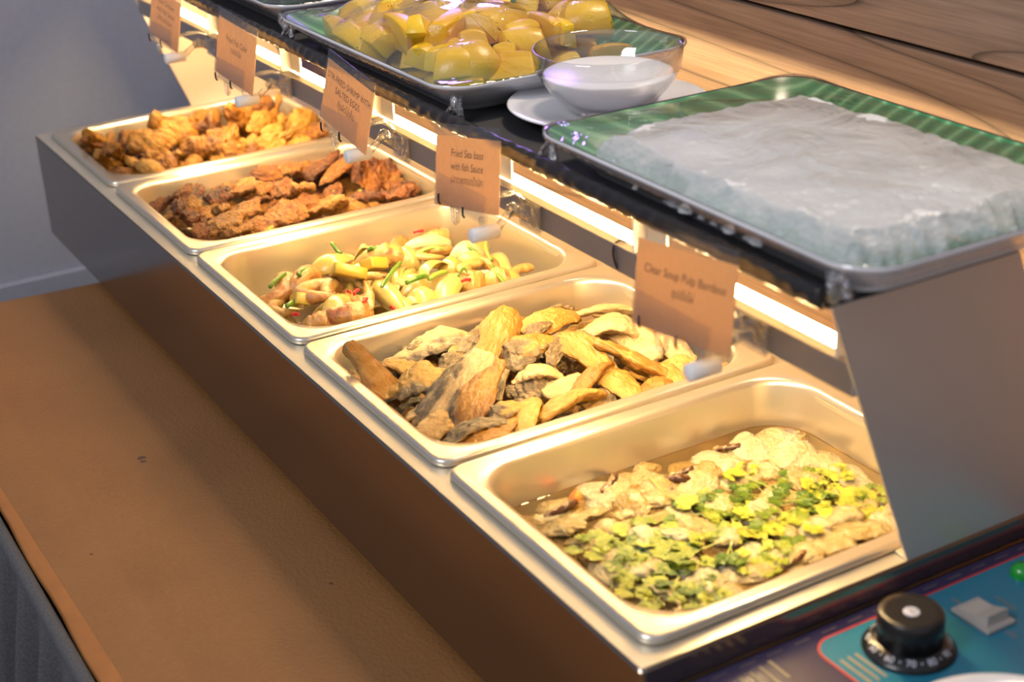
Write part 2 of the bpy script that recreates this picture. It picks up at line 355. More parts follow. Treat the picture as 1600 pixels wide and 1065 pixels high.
# shelf mat: black rubberised mat over the shelf, its front edge rolled down
m, nt, b = nodes('black_mat'); mp = mapping(nt); wv = N(nt, 'TexWave', _wave_type='BANDS', _bands_direction='X', Scale=95.0, Distortion=0.4); L(nt, mp, 0, wv, 'Vector')
b.inputs['Base Color'].default_value = (0.016, 0.016, 0.020, 1); b.inputs['Roughness'].default_value = 0.62; bump(nt, b, wv, 0, 0.7, 0.002)
sm = empty('shelf_mat', (0, 0, 0.1991)); tag(sm, 'black ribbed rubber mat lining the shelf above the pans', 'mat')
boxo('sheet', m, sm, -0.010, 1.3560, 0.1215, 0.2785, 0.0, 0.0055, 0.001)
M_roll = plain('black_vinyl', (0.020, 0.018, 0.017), 0.25)
bm = bmesh.new(); seg = 16; rings = []
for i in range(560):
    x = -0.010 + i * (1.366 / 559); ring = []
    for k in range(seg):
        a = 2 * PI * k / seg
        cr = 0.00045 * math.sin(2 * PI * x / 0.017 + a * 1.8 + 3.0 * noise.noise((x * 14, 0, 0))) * (0.6 + noise.noise((x * 30, 4, 0))) + 0.0010 * noise.noise((x * 90, math.cos(a) * 1.5, math.sin(a) * 1.5))
        ring.append(bm.verts.new((x, 0.1178 + (0.0044 + cr) * math.cos(a), 0.0074 + (0.0072 + cr) * math.sin(a))))
    rings.append(ring)
for a, c in zip(rings, rings[1:]):
    for k in range(seg): bm.faces.new((a[k], a[(k + 1) % seg], c[(k + 1) % seg], c[k]))
bm.faces.new(rings[0][::-1]); bm.faces.new(rings[-1])
link('rolled_edge', bm, M_roll, sm, True)

# ------------------------------------------------------------------ the five pans
PANS = ['farthest', 'second farthest', 'middle', 'second nearest', 'nearest']
WHAT = ['fried chicken', 'fried fish cakes', 'stir-fried shrimp', 'fried sea bass', 'clear soup']
def make_pan(i):
    x0, x1, y0, y1 = i * P + 0.0034, (i + 1) * P - 0.0034, 0.0, 0.325
    cx, cy = (x0 + x1) / 2, (y0 + y1) / 2
    r = empty('food_pan', (cx, cy, 0.0)); tag(r, 'rectangular steel food pan of %s, %s of the five' % (WHAT[i], PANS[i]), 'food pan', 'steel pans set in the food warmer')
    hx, hy = (x1 - x0) / 2, (y1 - y0) / 2
    def ring(d, rad, z, n=9): return [(x, y, z) for x, y in rrect(-hx + d, hx - d, -hy + d, hy - d, rad, n)]
    bm = bmesh.new()
    loft(bm, [ring(0.0012, 0.013, -0.0005), ring(0.0, 0.014, 0.0004), ring(0.0, 0.014, 0.0036), ring(0.0010, 0.013, 0.0053), ring(0.0028, 0.012, 0.0060),
              ring(0.0046, 0.012, 0.0056), ring(0.0100, 0.028, 0.0056), ring(0.0128, 0.042, 0.0052), ring(0.0146, 0.043, 0.0034), ring(0.0156, 0.043, 0.0),
              ring(0.0180, 0.042, -0.030), ring(0.0205, 0.040, -0.052), ring(0.0235, 0.038, -0.059), ring(0.0290, 0.034, -0.0625)], True)
    link('basin', bm, M_pan, r, True)
    return r
pans = [make_pan(i) for i in range(5)]
# ------------------------------------------------------------------ food meshes
def fbm(p, o=4):
    return noise.fractal(p, 0.9, 2.1, o)
def sweep(pts, rad, seg, flat, amp, freq, seed, ridge=False, sub=1, attr=None):
    """closed body swept along pts (x-y-z in unit length), with fractal surface relief; returns mesh"""
    bm = bmesh.new(); n = len(pts); pts = [Vector(p) for p in pts]
    rings = []; prev = None
    for i, p in enumerate(pts):
        t = (pts[min(i + 1, n - 1)] - pts[max(i - 1, 0)]).normalized()
        nn = (Vector((0, 1, 0)) - t * t.y).normalized() if prev is None else (prev - t * prev.dot(t)).normalized()
        prev = nn; b = t.cross(nn)
        rings.append([bm.verts.new(p + nn * rad[i] * math.cos(2 * PI * k / seg) + b * rad[i] * flat * math.sin(2 * PI * k / seg)) for k in range(seg)])
    for a, c in zip(rings, rings[1:]):
        for k in range(seg): bm.faces.new((a[k], a[(k + 1) % seg], c[(k + 1) % seg], c[k]))
    for rg in (rings[0][::-1], rings[-1]):
        cc = bm.verts.new(sum((v.co for v in rg), Vector()) / seg)
        for k in range(seg): bm.faces.new((rg[k], rg[(k + 1) % seg], cc))
    bmesh.ops.recalc_face_normals(bm, faces=bm.faces)
    if sub: bmesh.ops.subdivide_edges(bm, edges=bm.edges, cuts=sub, use_grid_fill=True, smooth=0.6)
    amp2 = amp * .45
    bm.normal_update()
    off = Vector((seed * 3.17, seed * 1.31, seed * 2.23)); mv = []
    for v in bm.verts:
        f = fbm(v.co * freq + off)
        if ridge: f = 1 - 2 * abs(f)
        mv.append(v.normal * (f * amp + amp2 * noise.noise(v.co * freq * 4.3 + off)) if sub else v.normal * f * amp)
    for v, d in zip(bm.verts, mv): v.co += d
    me = bpy.data.meshes.new('food'); bmesh.ops.recalc_face_normals(bm, faces=bm.faces); bm.to_mesh(me); bm.free(); me.shade_smooth()
    return me
def norm_mesh(me):
    """scale to length 1 (x), width 1 (y); keep z in proportion of width"""
    co = np.empty(len(me.vertices) * 3); me.vertices.foreach_get('co', co); co = co.reshape(-1, 3)
    lo, hi = co.min(0), co.max(0); co -= (lo + hi) / 2; co[:, 0] /= hi[0] - lo[0]; w = hi[1] - lo[1]; co[:, 1:] /= w
    me.vertices.foreach_set('co', co.ravel()); me.update(); return me
def vcol(me, fn):
    a = me.color_attributes.new('tone', 'FLOAT_COLOR', 'POINT')
    buf = np.zeros((len(me.vertices), 4), np.float32)
    for i, v in enumerate(me.vertices): buf[i] = (*fn(v.co, v.normal), 1)
    a.data.foreach_set('color', buf.ravel())
def lin(n, f): return [f(i / (n - 1)) for i in range(n)]
def sm(a, b, x):
    t = max(0, min(1, (x - a) / (b - a))); return t * t * (3 - 2 * t)

FA = 0.56      # cooked food is darker than it looks under the lamp
def food_mat(name, stops, scale, rough=0.45, spots=None, sss=0.0, bst=0.25, bscale=40, rnd=0.35, coat=0.0, coord='Generated'):
    fa = 1.0 if 'mango' in name else FA
    stops = [(p, [x * fa for x in c]) for p, c in stops]
    m, nt, b = nodes(name)
    mp = mapping(nt, coord='Object'); oi = N(nt, 'ObjectInfo')
    n1 = N(nt, 'TexNoise', Scale=scale, Detail=6.0, Roughness=0.65, Distortion=0.4); n1.noise_dimensions = '4D'
    L(nt, mp, 0, n1, 'Vector'); mw = N(nt, 'Math', _operation='MULTIPLY'); mw.inputs[1].default_value = 40.0; L(nt, oi, 'Random', mw, 0); L(nt, mw, 0, n1, 'W')
    sh = N(nt, 'MapRange'); sh.inputs['To Min'].default_value = -rnd / 2; sh.inputs['To Max'].default_value = rnd / 2; L(nt, oi, 'Random', sh, 'Value')
    ad = N(nt, 'Math', _operation='ADD'); L(nt, n1, 0, ad, 0); L(nt, sh, 0, ad, 1)
    r = ramp(nt, stops); L(nt, ad, 0, r, 0); src = r
    if spots:
        n2 = N(nt, 'TexNoise', Scale=spots[1], Detail=1.0); n2.noise_dimensions = '4D'; L(nt, mp, 0, n2, 'Vector'); L(nt, mw, 0, n2, 'W')
        r2 = ramp(nt, [(spots[2], (0, 0, 0)), (spots[2] + 0.03, (1, 1, 1))]); L(nt, n2, 0, r2, 0)
        mx = N(nt, 'MixRGB'); mx.inputs[2].default_value = c4(spots[0]); L(nt, r2, 0, mx, 0); L(nt, r, 0, mx, 1); src = mx
    L(nt, src, 0, b, 'Base Color'); b.inputs['Roughness'].default_value = rough; b.inputs['Coat Weight'].default_value = coat; b.inputs['Coat Roughness'].default_value = 0.2
    if sss: b.inputs['Subsurface Weight'].default_value = sss; b.inputs['Subsurface Radius'].default_value = (0.006, 0.004, 0.002); b.inputs['Subsurface Scale'].default_value = 1.0
    n3 = N(nt, 'TexNoise', Scale=bscale, Detail=5.0); L(nt, mp, 0, n3, 'Vector'); bump(nt, b, n3, 0, bst, 0.05)
    return m, nt, b, src
M_wing = food_mat('fried_skin', [(0.28, (0.13, 0.035, 0.008)), (0.42, (0.38, 0.140, 0.018)), (0.56, (0.60, 0.27, 0.036)), (0.78, (0.74, 0.40, 0.070))], 3.2, 0.42, None, 0, 0.35, 16)[0]
M_cake = food_mat('fried_paste', [(0.30, (0.085, 0.018, 0.005)), (0.44, (0.28, 0.078, 0.014)), (0.57, (0.46, 0.180, 0.030)), (0.76, (0.66, 0.34, 0.075))], 3.0, 0.40, ((0.20, 0.30, 0.03), 4.2, 0.70), 0, 0.5, 14)[0]
M_shrimp = food_mat('shrimp_flesh', [(0.24, (0.50, 0.15, 0.06)), (0.42, (0.68, 0.31, 0.08)), (0.60, (0.76, 0.46, 0.12)), (0.8, (0.80, 0.58, 0.20))], 2.6, 0.33, ((0.50, 0.10, 0.05), 3.4, 0.69), 0.12, 0.2, 10, 0.25, 0.3)[0]
M_shell = food_mat('shrimp_shell', [(0.3, (0.16, 0.07, 0.04)), (0.5, (0.55, 0.24, 0.10)), (0.7, (0.70, 0.42, 0.20))], 3.0, 0.3)[0]
M_onion = food_mat('onion_flesh', [(0.25, (0.64, 0.43, 0.08)), (0.5, (0.74, 0.55, 0.14)), (0.8, (0.80, 0.66, 0.25))], 1.6, 0.25, None, 0.15, 0.08, 8, 0.3, 0.4)[0]
M_celery = food_mat('celery_flesh', [(0.3, (0.60, 0.66, 0.18)), (0.6, (0.80, 0.80, 0.42))], 1.6, 0.28, None, 0.1, 0.1, 8)[0]
M_block = food_mat('yellow_flesh', [(0.3, (0.80, 0.55, 0.06)), (0.7, (0.88, 0.66, 0.12))], 1.5, 0.25, None, 0.1, 0.06, 8)[0]
M_green = food_mat('scallion_green', [(0.3, (0.07, 0.20, 0.012)), (0.55, (0.20, 0.42, 0.03)), (0.8, (0.42, 0.58, 0.10))], 1.2, 0.3, None, 0, 0.1, 8)[0]
M_chili = plain('red_chili', (0.50, 0.02, 0.02), 0.25)
M_pulp = food_mat('bamboo_pulp', [(0.25, (0.55, 0.36, 0.10)), (0.48, (0.74, 0.57, 0.25)), (0.7, (0.88, 0.77, 0.48))], 2.6, 0.22, None, 0.12, 0.45, 12, 0.4, 0.5)[0]
M_mush = food_mat('mushroom_flesh', [(0.3, (0.12, 0.055, 0.02)), (0.5, (0.50, 0.30, 0.12)), (0.75, (0.70, 0.48, 0.22))], 2.0, 0.25, None, 0, 0.2, 10, 0.2, 0.3)[0]
M_cap = plain('mushroom_cap', (0.06, 0.022, 0.010), 0.22, nz=0.4, nscale=200)
M_leaf = food_mat('coriander_leaf', [(0.24, (0.08, 0.18, 0.012)), (0.42, (0.34, 0.42, 0.030)), (0.70, (0.62, 0.64, 0.07))], 1.6, 0.34, None, 0, 0.2, 10, 0.55)[0]
M_stem = plain('coriander_stem', (0.28, 0.32, 0.06), 0.35)
M_mango = food_mat('mango_flesh', [(0.2, (0.70, 0.37, 0.010)), (0.5, (0.82, 0.50, 0.018)), (0.8, (0.88, 0.60, 0.05))], 0.9, 0.30, None, 0.12, 0.06, 14, 0.5)[0]
M_carrot = plain('carrot', (0.80, 0.22, 0.03), 0.3)
M_pepper = plain('peppercorn', (0.035, 0.02, 0.012), 0.4, nz=0.4, nscale=300)
# fish: one material steered by the mesh's own tone attribute (r = scaled skin, g = pale flesh, b = crust)
m, nt, b, src = food_mat('fried_fish', [(0.22, (0.27, 0.095, 0.012)), (0.40, (0.50, 0.225, 0.030)), (0.62, (0.64, 0.34, 0.060)), (0.85, (0.72, 0.47, 0.13))], 1.7, 0.40, None, 0.0, 0.32, 10)
at_ = N(nt, 'Attribute'); at_.attribute_name = 'tone'; sp_ = N(nt, 'SeparateColor'); L(nt, at_, 'Color', sp_, 0)
mp = mapping(nt); nv = N(nt, 'TexNoise', Scale=5.0, Detail=6.0, Roughness=0.7); L(nt, mp, 0, nv, 'Vector')
rs = ramp(nt, [(0.30, (0.024, 0.019, 0.012)), (0.50, (0.105, 0.078, 0.043)), (0.64, (0.29, 0.21, 0.10)), (0.8, (0.44, 0.34, 0.19))]); L(nt, nv, 0, rs, 0)
rp = ramp(nt, [(0.3, (0.40, 0.25, 0.10)), (0.7, (0.52, 0.41, 0.23))]); L(nt, nv, 0, rp, 0)
m1 = N(nt, 'MixRGB'); L(nt, sp_, 1, m1, 0); L(nt, src, 0, m1, 1); L(nt, rp, 0, m1, 2)
m2 = N(nt, 'MixRGB'); L(nt, sp_, 0, m2, 0); L(nt, m1, 0, m2, 1); L(nt, rs, 0, m2, 2); L(nt, m2, 0, b, 'Base Color')
M_fish = m

def mk(me, mat): me.materials.append(mat); return me
# chicken wings
WING = []
def wing_curve(n, bend, twist): return lin(n, lambda t: (t - .5, bend * math.sin(PI * t), twist * math.sin(2 * PI * t)))
prof = [lambda t: .30 * (math.sin(PI * min(1, t * .96 + .03)) ** .55) * (1 - .15 * math.cos(9 * t)),
        lambda t: (.10 + .25 * math.exp(-((t - .28) / .20) ** 2) + .07 * math.exp(-((t - .95) / .07) ** 2)) * min(1, math.sqrt(max(0, (t + .01) * 9))) * min(1, math.sqrt(max(0, (1.01 - t) * 14))),
        lambda t: (.12 + .24 * math.exp(-((t - .30) / .24) ** 2) + .08 * math.exp(-((t - .9) / .10) ** 2)) * min(1, math.sqrt(max(0, (t + .01) * 9))) * min(1, math.sqrt(max(0, (1.01 - t) * 12))),
        lambda t: .26 * math.sin(PI * min(1, t * .97 + .02)) ** .7 * (1 - .5 * t),
        lambda t: (.16 + .10 * math.cos(2 * PI * t)) * min(1, math.sqrt(max(0, (t + .01) * 12))) * min(1, math.sqrt(max(0, (1.01 - t) * 12))),
        lambda t: .30 * (math.sin(PI * min(1, t * .97 + .02)) ** .5) * (1 + .25 * math.sin(7 * t + 1))]
for k, (pf, bd) in enumerate(zip(prof, (.05, .02, .12, .05, .10, .08))):
    WING.append(mk(norm_mesh(sweep(wing_curve(16, bd, .03), lin(16, pf), 18, .82, .070 if k not in (3,) else .045, 4.5, 10 + k, False, 2)), M_wing))
# fish cakes: irregular flattened patties
CAKE = []
for k in range(6):
    rad = lin(15, lambda t: .36 * math.sin(PI * min(1, t * .96 + .02)) ** .5 * (1 + .12 * math.sin(5 * t + k * 2)))
    CAKE.append(mk(norm_mesh(sweep(lin(15, lambda t: (t - .5, .06 * math.sin(3 * t + k), .07 * math.sin(PI * t + .6 * k))), rad, 18, (.36, .30, .44, .34, .30, .40)[k], .085, 4.4, 30 + k, False, 2)), M_cake))
# shrimp
SHR = []
def shrimp_path(kind, n):
    if kind == 0: return lin(n, lambda t: (.40 * math.cos(-2.3 + 4.6 * t), .40 * math.sin(-2.3 + 4.6 * t), .05 * t))
    if kind == 1: return lin(n, lambda t: (t - .5, .16 * math.sin(PI * t), .12 * math.sin(PI * t)))
    if kind == 2: return lin(n, lambda t: (.42 * math.cos(-1.6 + 3.2 * t), .36 * math.sin(-1.6 + 3.2 * t), .08 * math.sin(PI * t)))
    return lin(n, lambda t: (t - .5, .06 * math.sin(PI * t), .10 * math.sin(PI * t)))
for k in range(4):
    n = 29; base = (.20, .15, .20, .17)[k]
    rad = lin(n, lambda t: base * (1 - .55 * t) * (1 + .10 * abs(math.sin(t * PI * 6))) * min(1, math.sqrt(t * 8 + .03)) * min(1, math.sqrt((1 - t) * 6 + .05)))
    pth = shrimp_path(k, n)
    me = norm_mesh(sweep(pth, rad, 16, 1.05, .022, 5.0, 50 + k, False, 0)); me.materials.append(M_shrimp)
    e = Vector(pth[-1]); d = (e - Vector(pth[-3])).normalized(); tl = bmesh.new()
    for s in (-1, 1):     # two tail blades
        q = Matrix.Rotation(s * .45, 3, 'Z') @ d; side = q.cross(Vector((0, 0, 1)))
        a = [tl.verts.new(v) for v in (e - d * .03 - side * .02, e + q * .10 - side * .05, e + q * .19, e + q * .10 + side * .05, e - d * .03 + side * .02)]
        c = [tl.verts.new(v.co + Vector((0, 0, .02))) for v in a]
        tl.faces.new(a); tl.faces.new(c[::-1])
        for j in range(5): tl.faces.new((a[j], a[(j + 1) % 5], c[(j + 1) % 5], c[j]))
    tm = bpy.data.meshes.new('tail'); bmesh.ops.recalc_face_normals(tl, faces=tl.faces); tl.to_mesh(tm); tl.free(); tm.materials.append(M_shell)
    SHR.append((me, tm))
# onion petals: curved, thick-skinned leaves
def petal(L_, wid, curl, lift, pointy, seed, thick=.045):
    nu, nv = 17, 9; top, bot = [], []
    bm = bmesh.new()
    for lay, store in ((thick, top), (0.0, bot)):
        for i in range(nu):
            u = i / (nu - 1); w = wid * (math.sin(PI * min(1, .04 + u * .93)) ** (pointy)); row = []
            for j in range(nv):
                v = j / (nv - 1) * 2 - 1
                a = v * curl
                y = w * math.sin(a) / math.sin(curl); z = w * (math.cos(a) - math.cos(curl)) * .9 + lift * math.sin(PI * u) + lay * (1 - v * v * .7) * math.sin(PI * (.08 + .84 * u))
                row.append(bm.verts.new((u - .5, y + .03 * noise.noise((u * 3, v * 2, seed)), z)))
            store.append(row)
    for g, fl in ((top, False), (bot, True)):
        for i in range(nu - 1):
            for j in range(nv - 1):
                q = (g[i][j], g[i + 1][j], g[i + 1][j + 1], g[i][j + 1]); bm.faces.new(q[::-1] if fl else q)
    edge = [(i, 0) for i in range(nu)] + [(nu - 1, j) for j in range(1, nv)] + [(i, nv - 1) for i in range(nu - 2, -1, -1)] + [(0, j) for j in range(nv - 2, 0, -1)]
    for (a, b_), (c, d) in zip(edge, edge[1:] + edge[:1]): bm.faces.new((top[a][b_], top[c][d], bot[c][d], bot[a][b_]))
    bmesh.ops.recalc_face_normals(bm, faces=bm.faces)
    me = bpy.data.meshes.new('petal'); bm.to_mesh(me); bm.free(); me.shade_smooth(); return norm_mesh(me)
ONI = [mk(petal(1, .30, 1.15, .16, 1.0, 1.0), M_onion), mk(petal(1, .22, .9, .22, .8, 5.0), M_onion), mk(petal(1, .36, 1.35, .10, .6, 9.0), M_onion), mk(petal(1, .17, 1.3, .05, .25, 13.0, .09), M_celery)]
# leafy scallion stalks (hollow, bent)
SCA = []
for k in range(3):
    bm = bmesh.new(); pts = lin(9, lambda t: (t - .5, .10 * math.sin(PI * t * (1 + k * .3)) * (k != 1), .05 * math.sin(PI * t)))
    tube(bm, pts, .5, 10, True, [(.09 if k < 2 else .06) * (1 - .25 * abs(t - .4)) for t in lin(9, lambda t: t)])
    me = bpy.data.meshes.new('scallion'); bm.to_mesh(me); bm.free(); me.shade_smooth(); SCA.append(mk(me, M_green))
# fish fillet pieces
FISH = {}
def fish_mesh(kind, seed, curl, taper):
    n = 22
    pth = lin(n, lambda t: (t - .5, .07 * math.sin(2.2 * t + seed), curl * math.sin(PI * t) + .03 * math.sin(6 * t + seed)))
    rad = lin(n, lambda t: .25 * (math.sin(PI * min(1, .05 + t * .90)) ** .42) * (1 - taper * t) * (1 + .10 * math.sin(8 * t + seed * 2)))
    me = norm_mesh(sweep(pth, rad, 20, .44, .036, 4.4, 70 + seed))
    def tone(co, no):
        f = fbm(Vector((co.x * 4 + seed, co.y * 3, co.z * 3)), 3)
        skin = pale = 0.0
        if kind == 'skin': skin = sm(-.25, .15, no.z + f * .6 + .25)
        elif kind == 'mix': skin = sm(.05, .25, co.x + f * .35) * sm(-.2, .3, no.z + .2)
        elif kind == 'gold_skin': skin = sm(.22, .34, co.y + f * .22)
        elif kind == 'pale_skin': skin = sm(.10, .26, co.y + f * .25) ; pale = .75
        elif kind == 'gold': skin = .8 * sm(.42, .52, -co.y + f * .15)
        elif kind == 'pale': pale = .85
        elif kind == 'crust': skin = .35 * sm(-.1, .4, f); pale = .4
        return (min(1, skin) * .92, pale, 0)
    vcol(me, tone)
    # scaly skin ruffles where the skin is
    col = me.color_attributes['tone'].data
    for i, v in enumerate(me.vertices):
        s = col[i].color[0]
        v.co += v.normal * (.028 * s * math.sin(v.co.x * 34 + 4 * fbm(v.co * 3, 2)) + (.03 if kind == 'crust' else .018) * fbm(v.co * 11 + Vector((seed, 0, 0)), 3) * (.35 + s if kind != 'crust' else 1))
    me.materials.append(M_fish); return me
for k, kind in enumerate(('gold', 'pale', 'skin', 'mix', 'crust', 'pale_skin', 'gold_skin')):
    FISH[kind] = [fish_mesh(kind, k * 5 + j, (.10, .20, .05)[j], (.45, .15, .3)[j]) for j in range(3 if kind in ('gold', 'skin', 'pale', 'mix') else 2)]
# bamboo pulp: soft frilly lumps
PUL = []
for k in range(6):
    PUL.append(mk(norm_mesh(sweep(lin(13, lambda t: (t - .5, .07 * math.sin(4 * t + k), .04 * math.sin(5 * t))), lin(13, lambda t: .34 * math.sin(PI * min(1, .03 + t * .94)) ** .5 * (1 + .15 * math.sin(9 * t + k))), 16, .7, .045, 3.6 + .4 * k, 110 + k, True, 2)), M_pulp))
# mushroom slices: bent strips with a dark cap edge
MUS = []
for k in range(2):
    me = norm_mesh(sweep(lin(18, lambda t: (t - .5, (.22, .14)[k] * math.sin(PI * t) * (1 if k == 0 else 1.4), .05 * math.sin(3 * t))), lin(18, lambda t: .085 * (1 + .5 * math.exp(-((t - .5) / .25) ** 2)) * min(1, math.sqrt(t * 10 + .05)) * min(1, math.sqrt((1 - t) * 10 + .05))), 14, .75, .02, 6, 130 + k))
    me.materials.append(M_mush); me.materials.append(M_cap)
    for p in me.polygons:
        if p.normal.y > .35 and p.center.y > -.1: p.material_index = 1
    MUS.append(me)
# coriander sprays
def coriander(seed):
    """a spray of three-lobed scalloped leaflets on thin stalks"""
    rd = random.Random(seed * 7 + 1); bm = bmesh.new(); st = bmesh.new(); nl = (5, 4, 6, 5, 3)[seed]
    for q in range(nl):
        a0 = (2 * PI * q / nl + rd.uniform(-.35, .35)) if seed != 4 else rd.uniform(-1, 1); d = rd.uniform(.16, .34); cx, cy = d * math.cos(a0), d * math.sin(a0); tl, tz = rd.uniform(-.9, .9), rd.uniform(0, .5)
        tube(st, [(-.05, 0, .05), (cx * .5, cy * .5, .12), (cx, cy, .10 + tz * .3)], .010, 5)
        for lobe in (-1, 0, 1):
            la = a0 + lobe * rd.uniform(.75, 1.0); ln = rd.uniform(.20, .26) if lobe == 0 else rd.uniform(.15, .20); n = 14; ring = []
            for k in range(n + 1):
                th = -1.15 + 2.3 * k / n; rr = ln * (.72 + .28 * math.cos(th * 1.1)) * (1 + .10 * math.cos(th * 9 + lobe))
                u, v = rr * math.cos(th), rr * math.sin(th); z = .12 + tz * .3 + tl * v + (.9 if seed == 4 else .25) * u * u * 3 * (rd.random() * .1 + .6)
                ring.append((cx + u * math.cos(la) - v * math.sin(la), cy + u * math.sin(la) + v * math.cos(la), z))
            c = bm.verts.new((cx, cy, .10 + tz * .3)); vs = [bm.verts.new(p) for p in ring]
            mid = [bm.verts.new(((p[0] + cx) / 2, (p[1] + cy) / 2, p[2] + .04 * math.cos(k * 1.6))) for k, p in enumerate(ring)]
            for k in range(n):
                bm.faces.new((c, mid[k], mid[k + 1])); bm.faces.new((mid[k], vs[k], vs[k + 1], mid[k + 1]))
    me = bpy.data.meshes.new('spray'); bm.to_mesh(me); bm.free(); me.shade_smooth(); me.materials.append(M_leaf)
    tube(st, [(-.60, .10, .04), (-.30, .03, .10), (-.05, 0, .05)], .016, 6)
    ms = bpy.data.meshes.new('stem'); st.to_mesh(ms); st.free(); ms.shade_smooth(); ms.materials.append(M_stem)
    return me, ms
COR = [coriander(k) for k in range(5)]
# mango chunks: rounded cheek cut by flat knife faces
MAN = []
for k in range(4):
    bm = bmesh.new(); bmesh.ops.create_icosphere(bm, subdivisions=4, radius=.5)
    for v in bm.verts: v.co = Vector((v.co.x * 1.5, v.co.y, v.co.z * .95)) * (1 + .04 * noise.noise(v.co * 3 + Vector((k, 0, 0))))
    cuts = [((.42, 0, 0), (1, .25 - .2 * k, .15)), ((-.40, 0, 0), (-1, .3 * (k % 2) - .1, .2)), ((0, -.22, 0), (.12 * k - .2, -1, -.15)), ((0, 0, -.20), (0, .15, -1))]
    if k in (1, 3): cuts.append(((0, .25, .1), (.3, 1, .5)))
    for co, no in cuts:
        g = bmesh.ops.bisect_plane(bm, geom=bm.verts[:] + bm.edges[:] + bm.faces[:], plane_co=co, plane_no=no, clear_outer=True)
        es = [e for e in g['geom_cut'] if isinstance(e, bmesh.types.BMEdge)]
        bmesh.ops.holes_fill(bm, edges=[e for e in bm.edges if e.is_boundary], sides=0)
    sharp = [e for e in bm.edges if len(e.link_faces) == 2 and e.calc_face_angle(0) > .5]
    bmesh.ops.bevel(bm, geom=sharp, offset=.025, segments=2, affect='EDGES', profile=.5)
    bmesh.ops.recalc_face_normals(bm, faces=bm.faces)
    me = bpy.data.meshes.new('mango'); bm.to_mesh(me); bm.free(); me.shade_smooth(); me.set_sharp_from_angle(angle=.75); MAN.append(mk(norm_mesh(me), M_mango))

# ------------------------------------------------------------------ where each piece lies: x, y, z, turn, length, width, tilt, kind
T_wing = [(0.0409,0.0485,-0.008,5.78,0.094,0.0343,36,0),(0.0829,0.0354,-0.0026,5.67,0.088,0.03,36,1),(0.1471,0.0322,-0.005,5.46,0.0599,0.028,48,2),(0.0335,0.0696,-0.008,5.93,0.071,0.0107,0,3),(0.1152,0.0573,0.0058,4.43,0.0359,0.0445,0,1),(0.1543,0.0411,0.0014,5.86,0.0851,0.0261,36,4),(0.132,0.0781,0.0101,3.44,0.0762,0.0407,0,0),(0.1643,0.094,0.0125,5.31,0.0419,0.0424,0,5),(0.1819,0.0696,0.0085,6.27,0.0878,0.027,0,4),(0.2187,0.0537,0.0049,3.32,0.0878,0.0309,0,2),(0.2291,0.0802,0.0023,4.75,0.0317,0.0288,0,3),(0.1254,0.1262,0.0153,4.82,0.0707,0.0602,36,2),(0.0353,0.1344,-0.008,2.34,0.0455,0.0307,24,5),(0.0375,0.1772,-0.008,4.96,0.0513,0.038,0,4),(0.0401,0.2004,-0.008,5.6,0.0878,0.0334,0,0),(0.1401,0.1635,0.016,4.38,0.0415,0.0394,0,1),(0.2094,0.1098,0.0084,4.54,0.0571,0.0509,0,2),(0.2131,0.1404,0.0075,4.33,0.0445,0.0567,24,5),(0.2337,0.1106,0.0007,5.11,0.0292,0.0278,0,3),(0.1787,0.1743,0.014,2.29,0.0689,0.0331,12,1),(0.2119,0.1625,0.0078,6.27,0.0859,0.0344,0,4),(0.1437,0.2138,0.0143,5.43,0.0907,0.0535,36,0),(0.0881,0.2505,0.0095,4.9,0.058,0.0485,0,5),(0.1122,0.2683,0.0056,2.53,0.083,0.0235,24,2),(0.1705,0.2282,0.0128,5.55,0.0725,0.0356,0,3),(0.2089,0.1848,0.0086,4.49,0.0433,0.0403,36,4),(0.2208,0.2308,0.0052,1.33,0.0894,0.041,24,2),(0.194,0.2384,0.0115,2.41,0.0708,0.0326,12,1),(0.1561,0.282,-0.0019,4.54,0.0574,0.0601,0,0),(0.2274,0.2686,0.003,4.64,0.0502,0.0439,0,5),(0.2324,0.1766,0.0007,4.4,0.059,0.0351,0,1),(0.2341,0.2086,-0.0017,4.52,0.0476,0.0325,0,4),(0.2335,0.2452,-0.0004,4.75,0.048,0.0352,0,2),(0.238,0.1624,-0.0017,4.52,0.0265,0.0241,0,3),(0.2358,0.1465,-0.0002,4.64,0.0285,0.0266,0,0)]
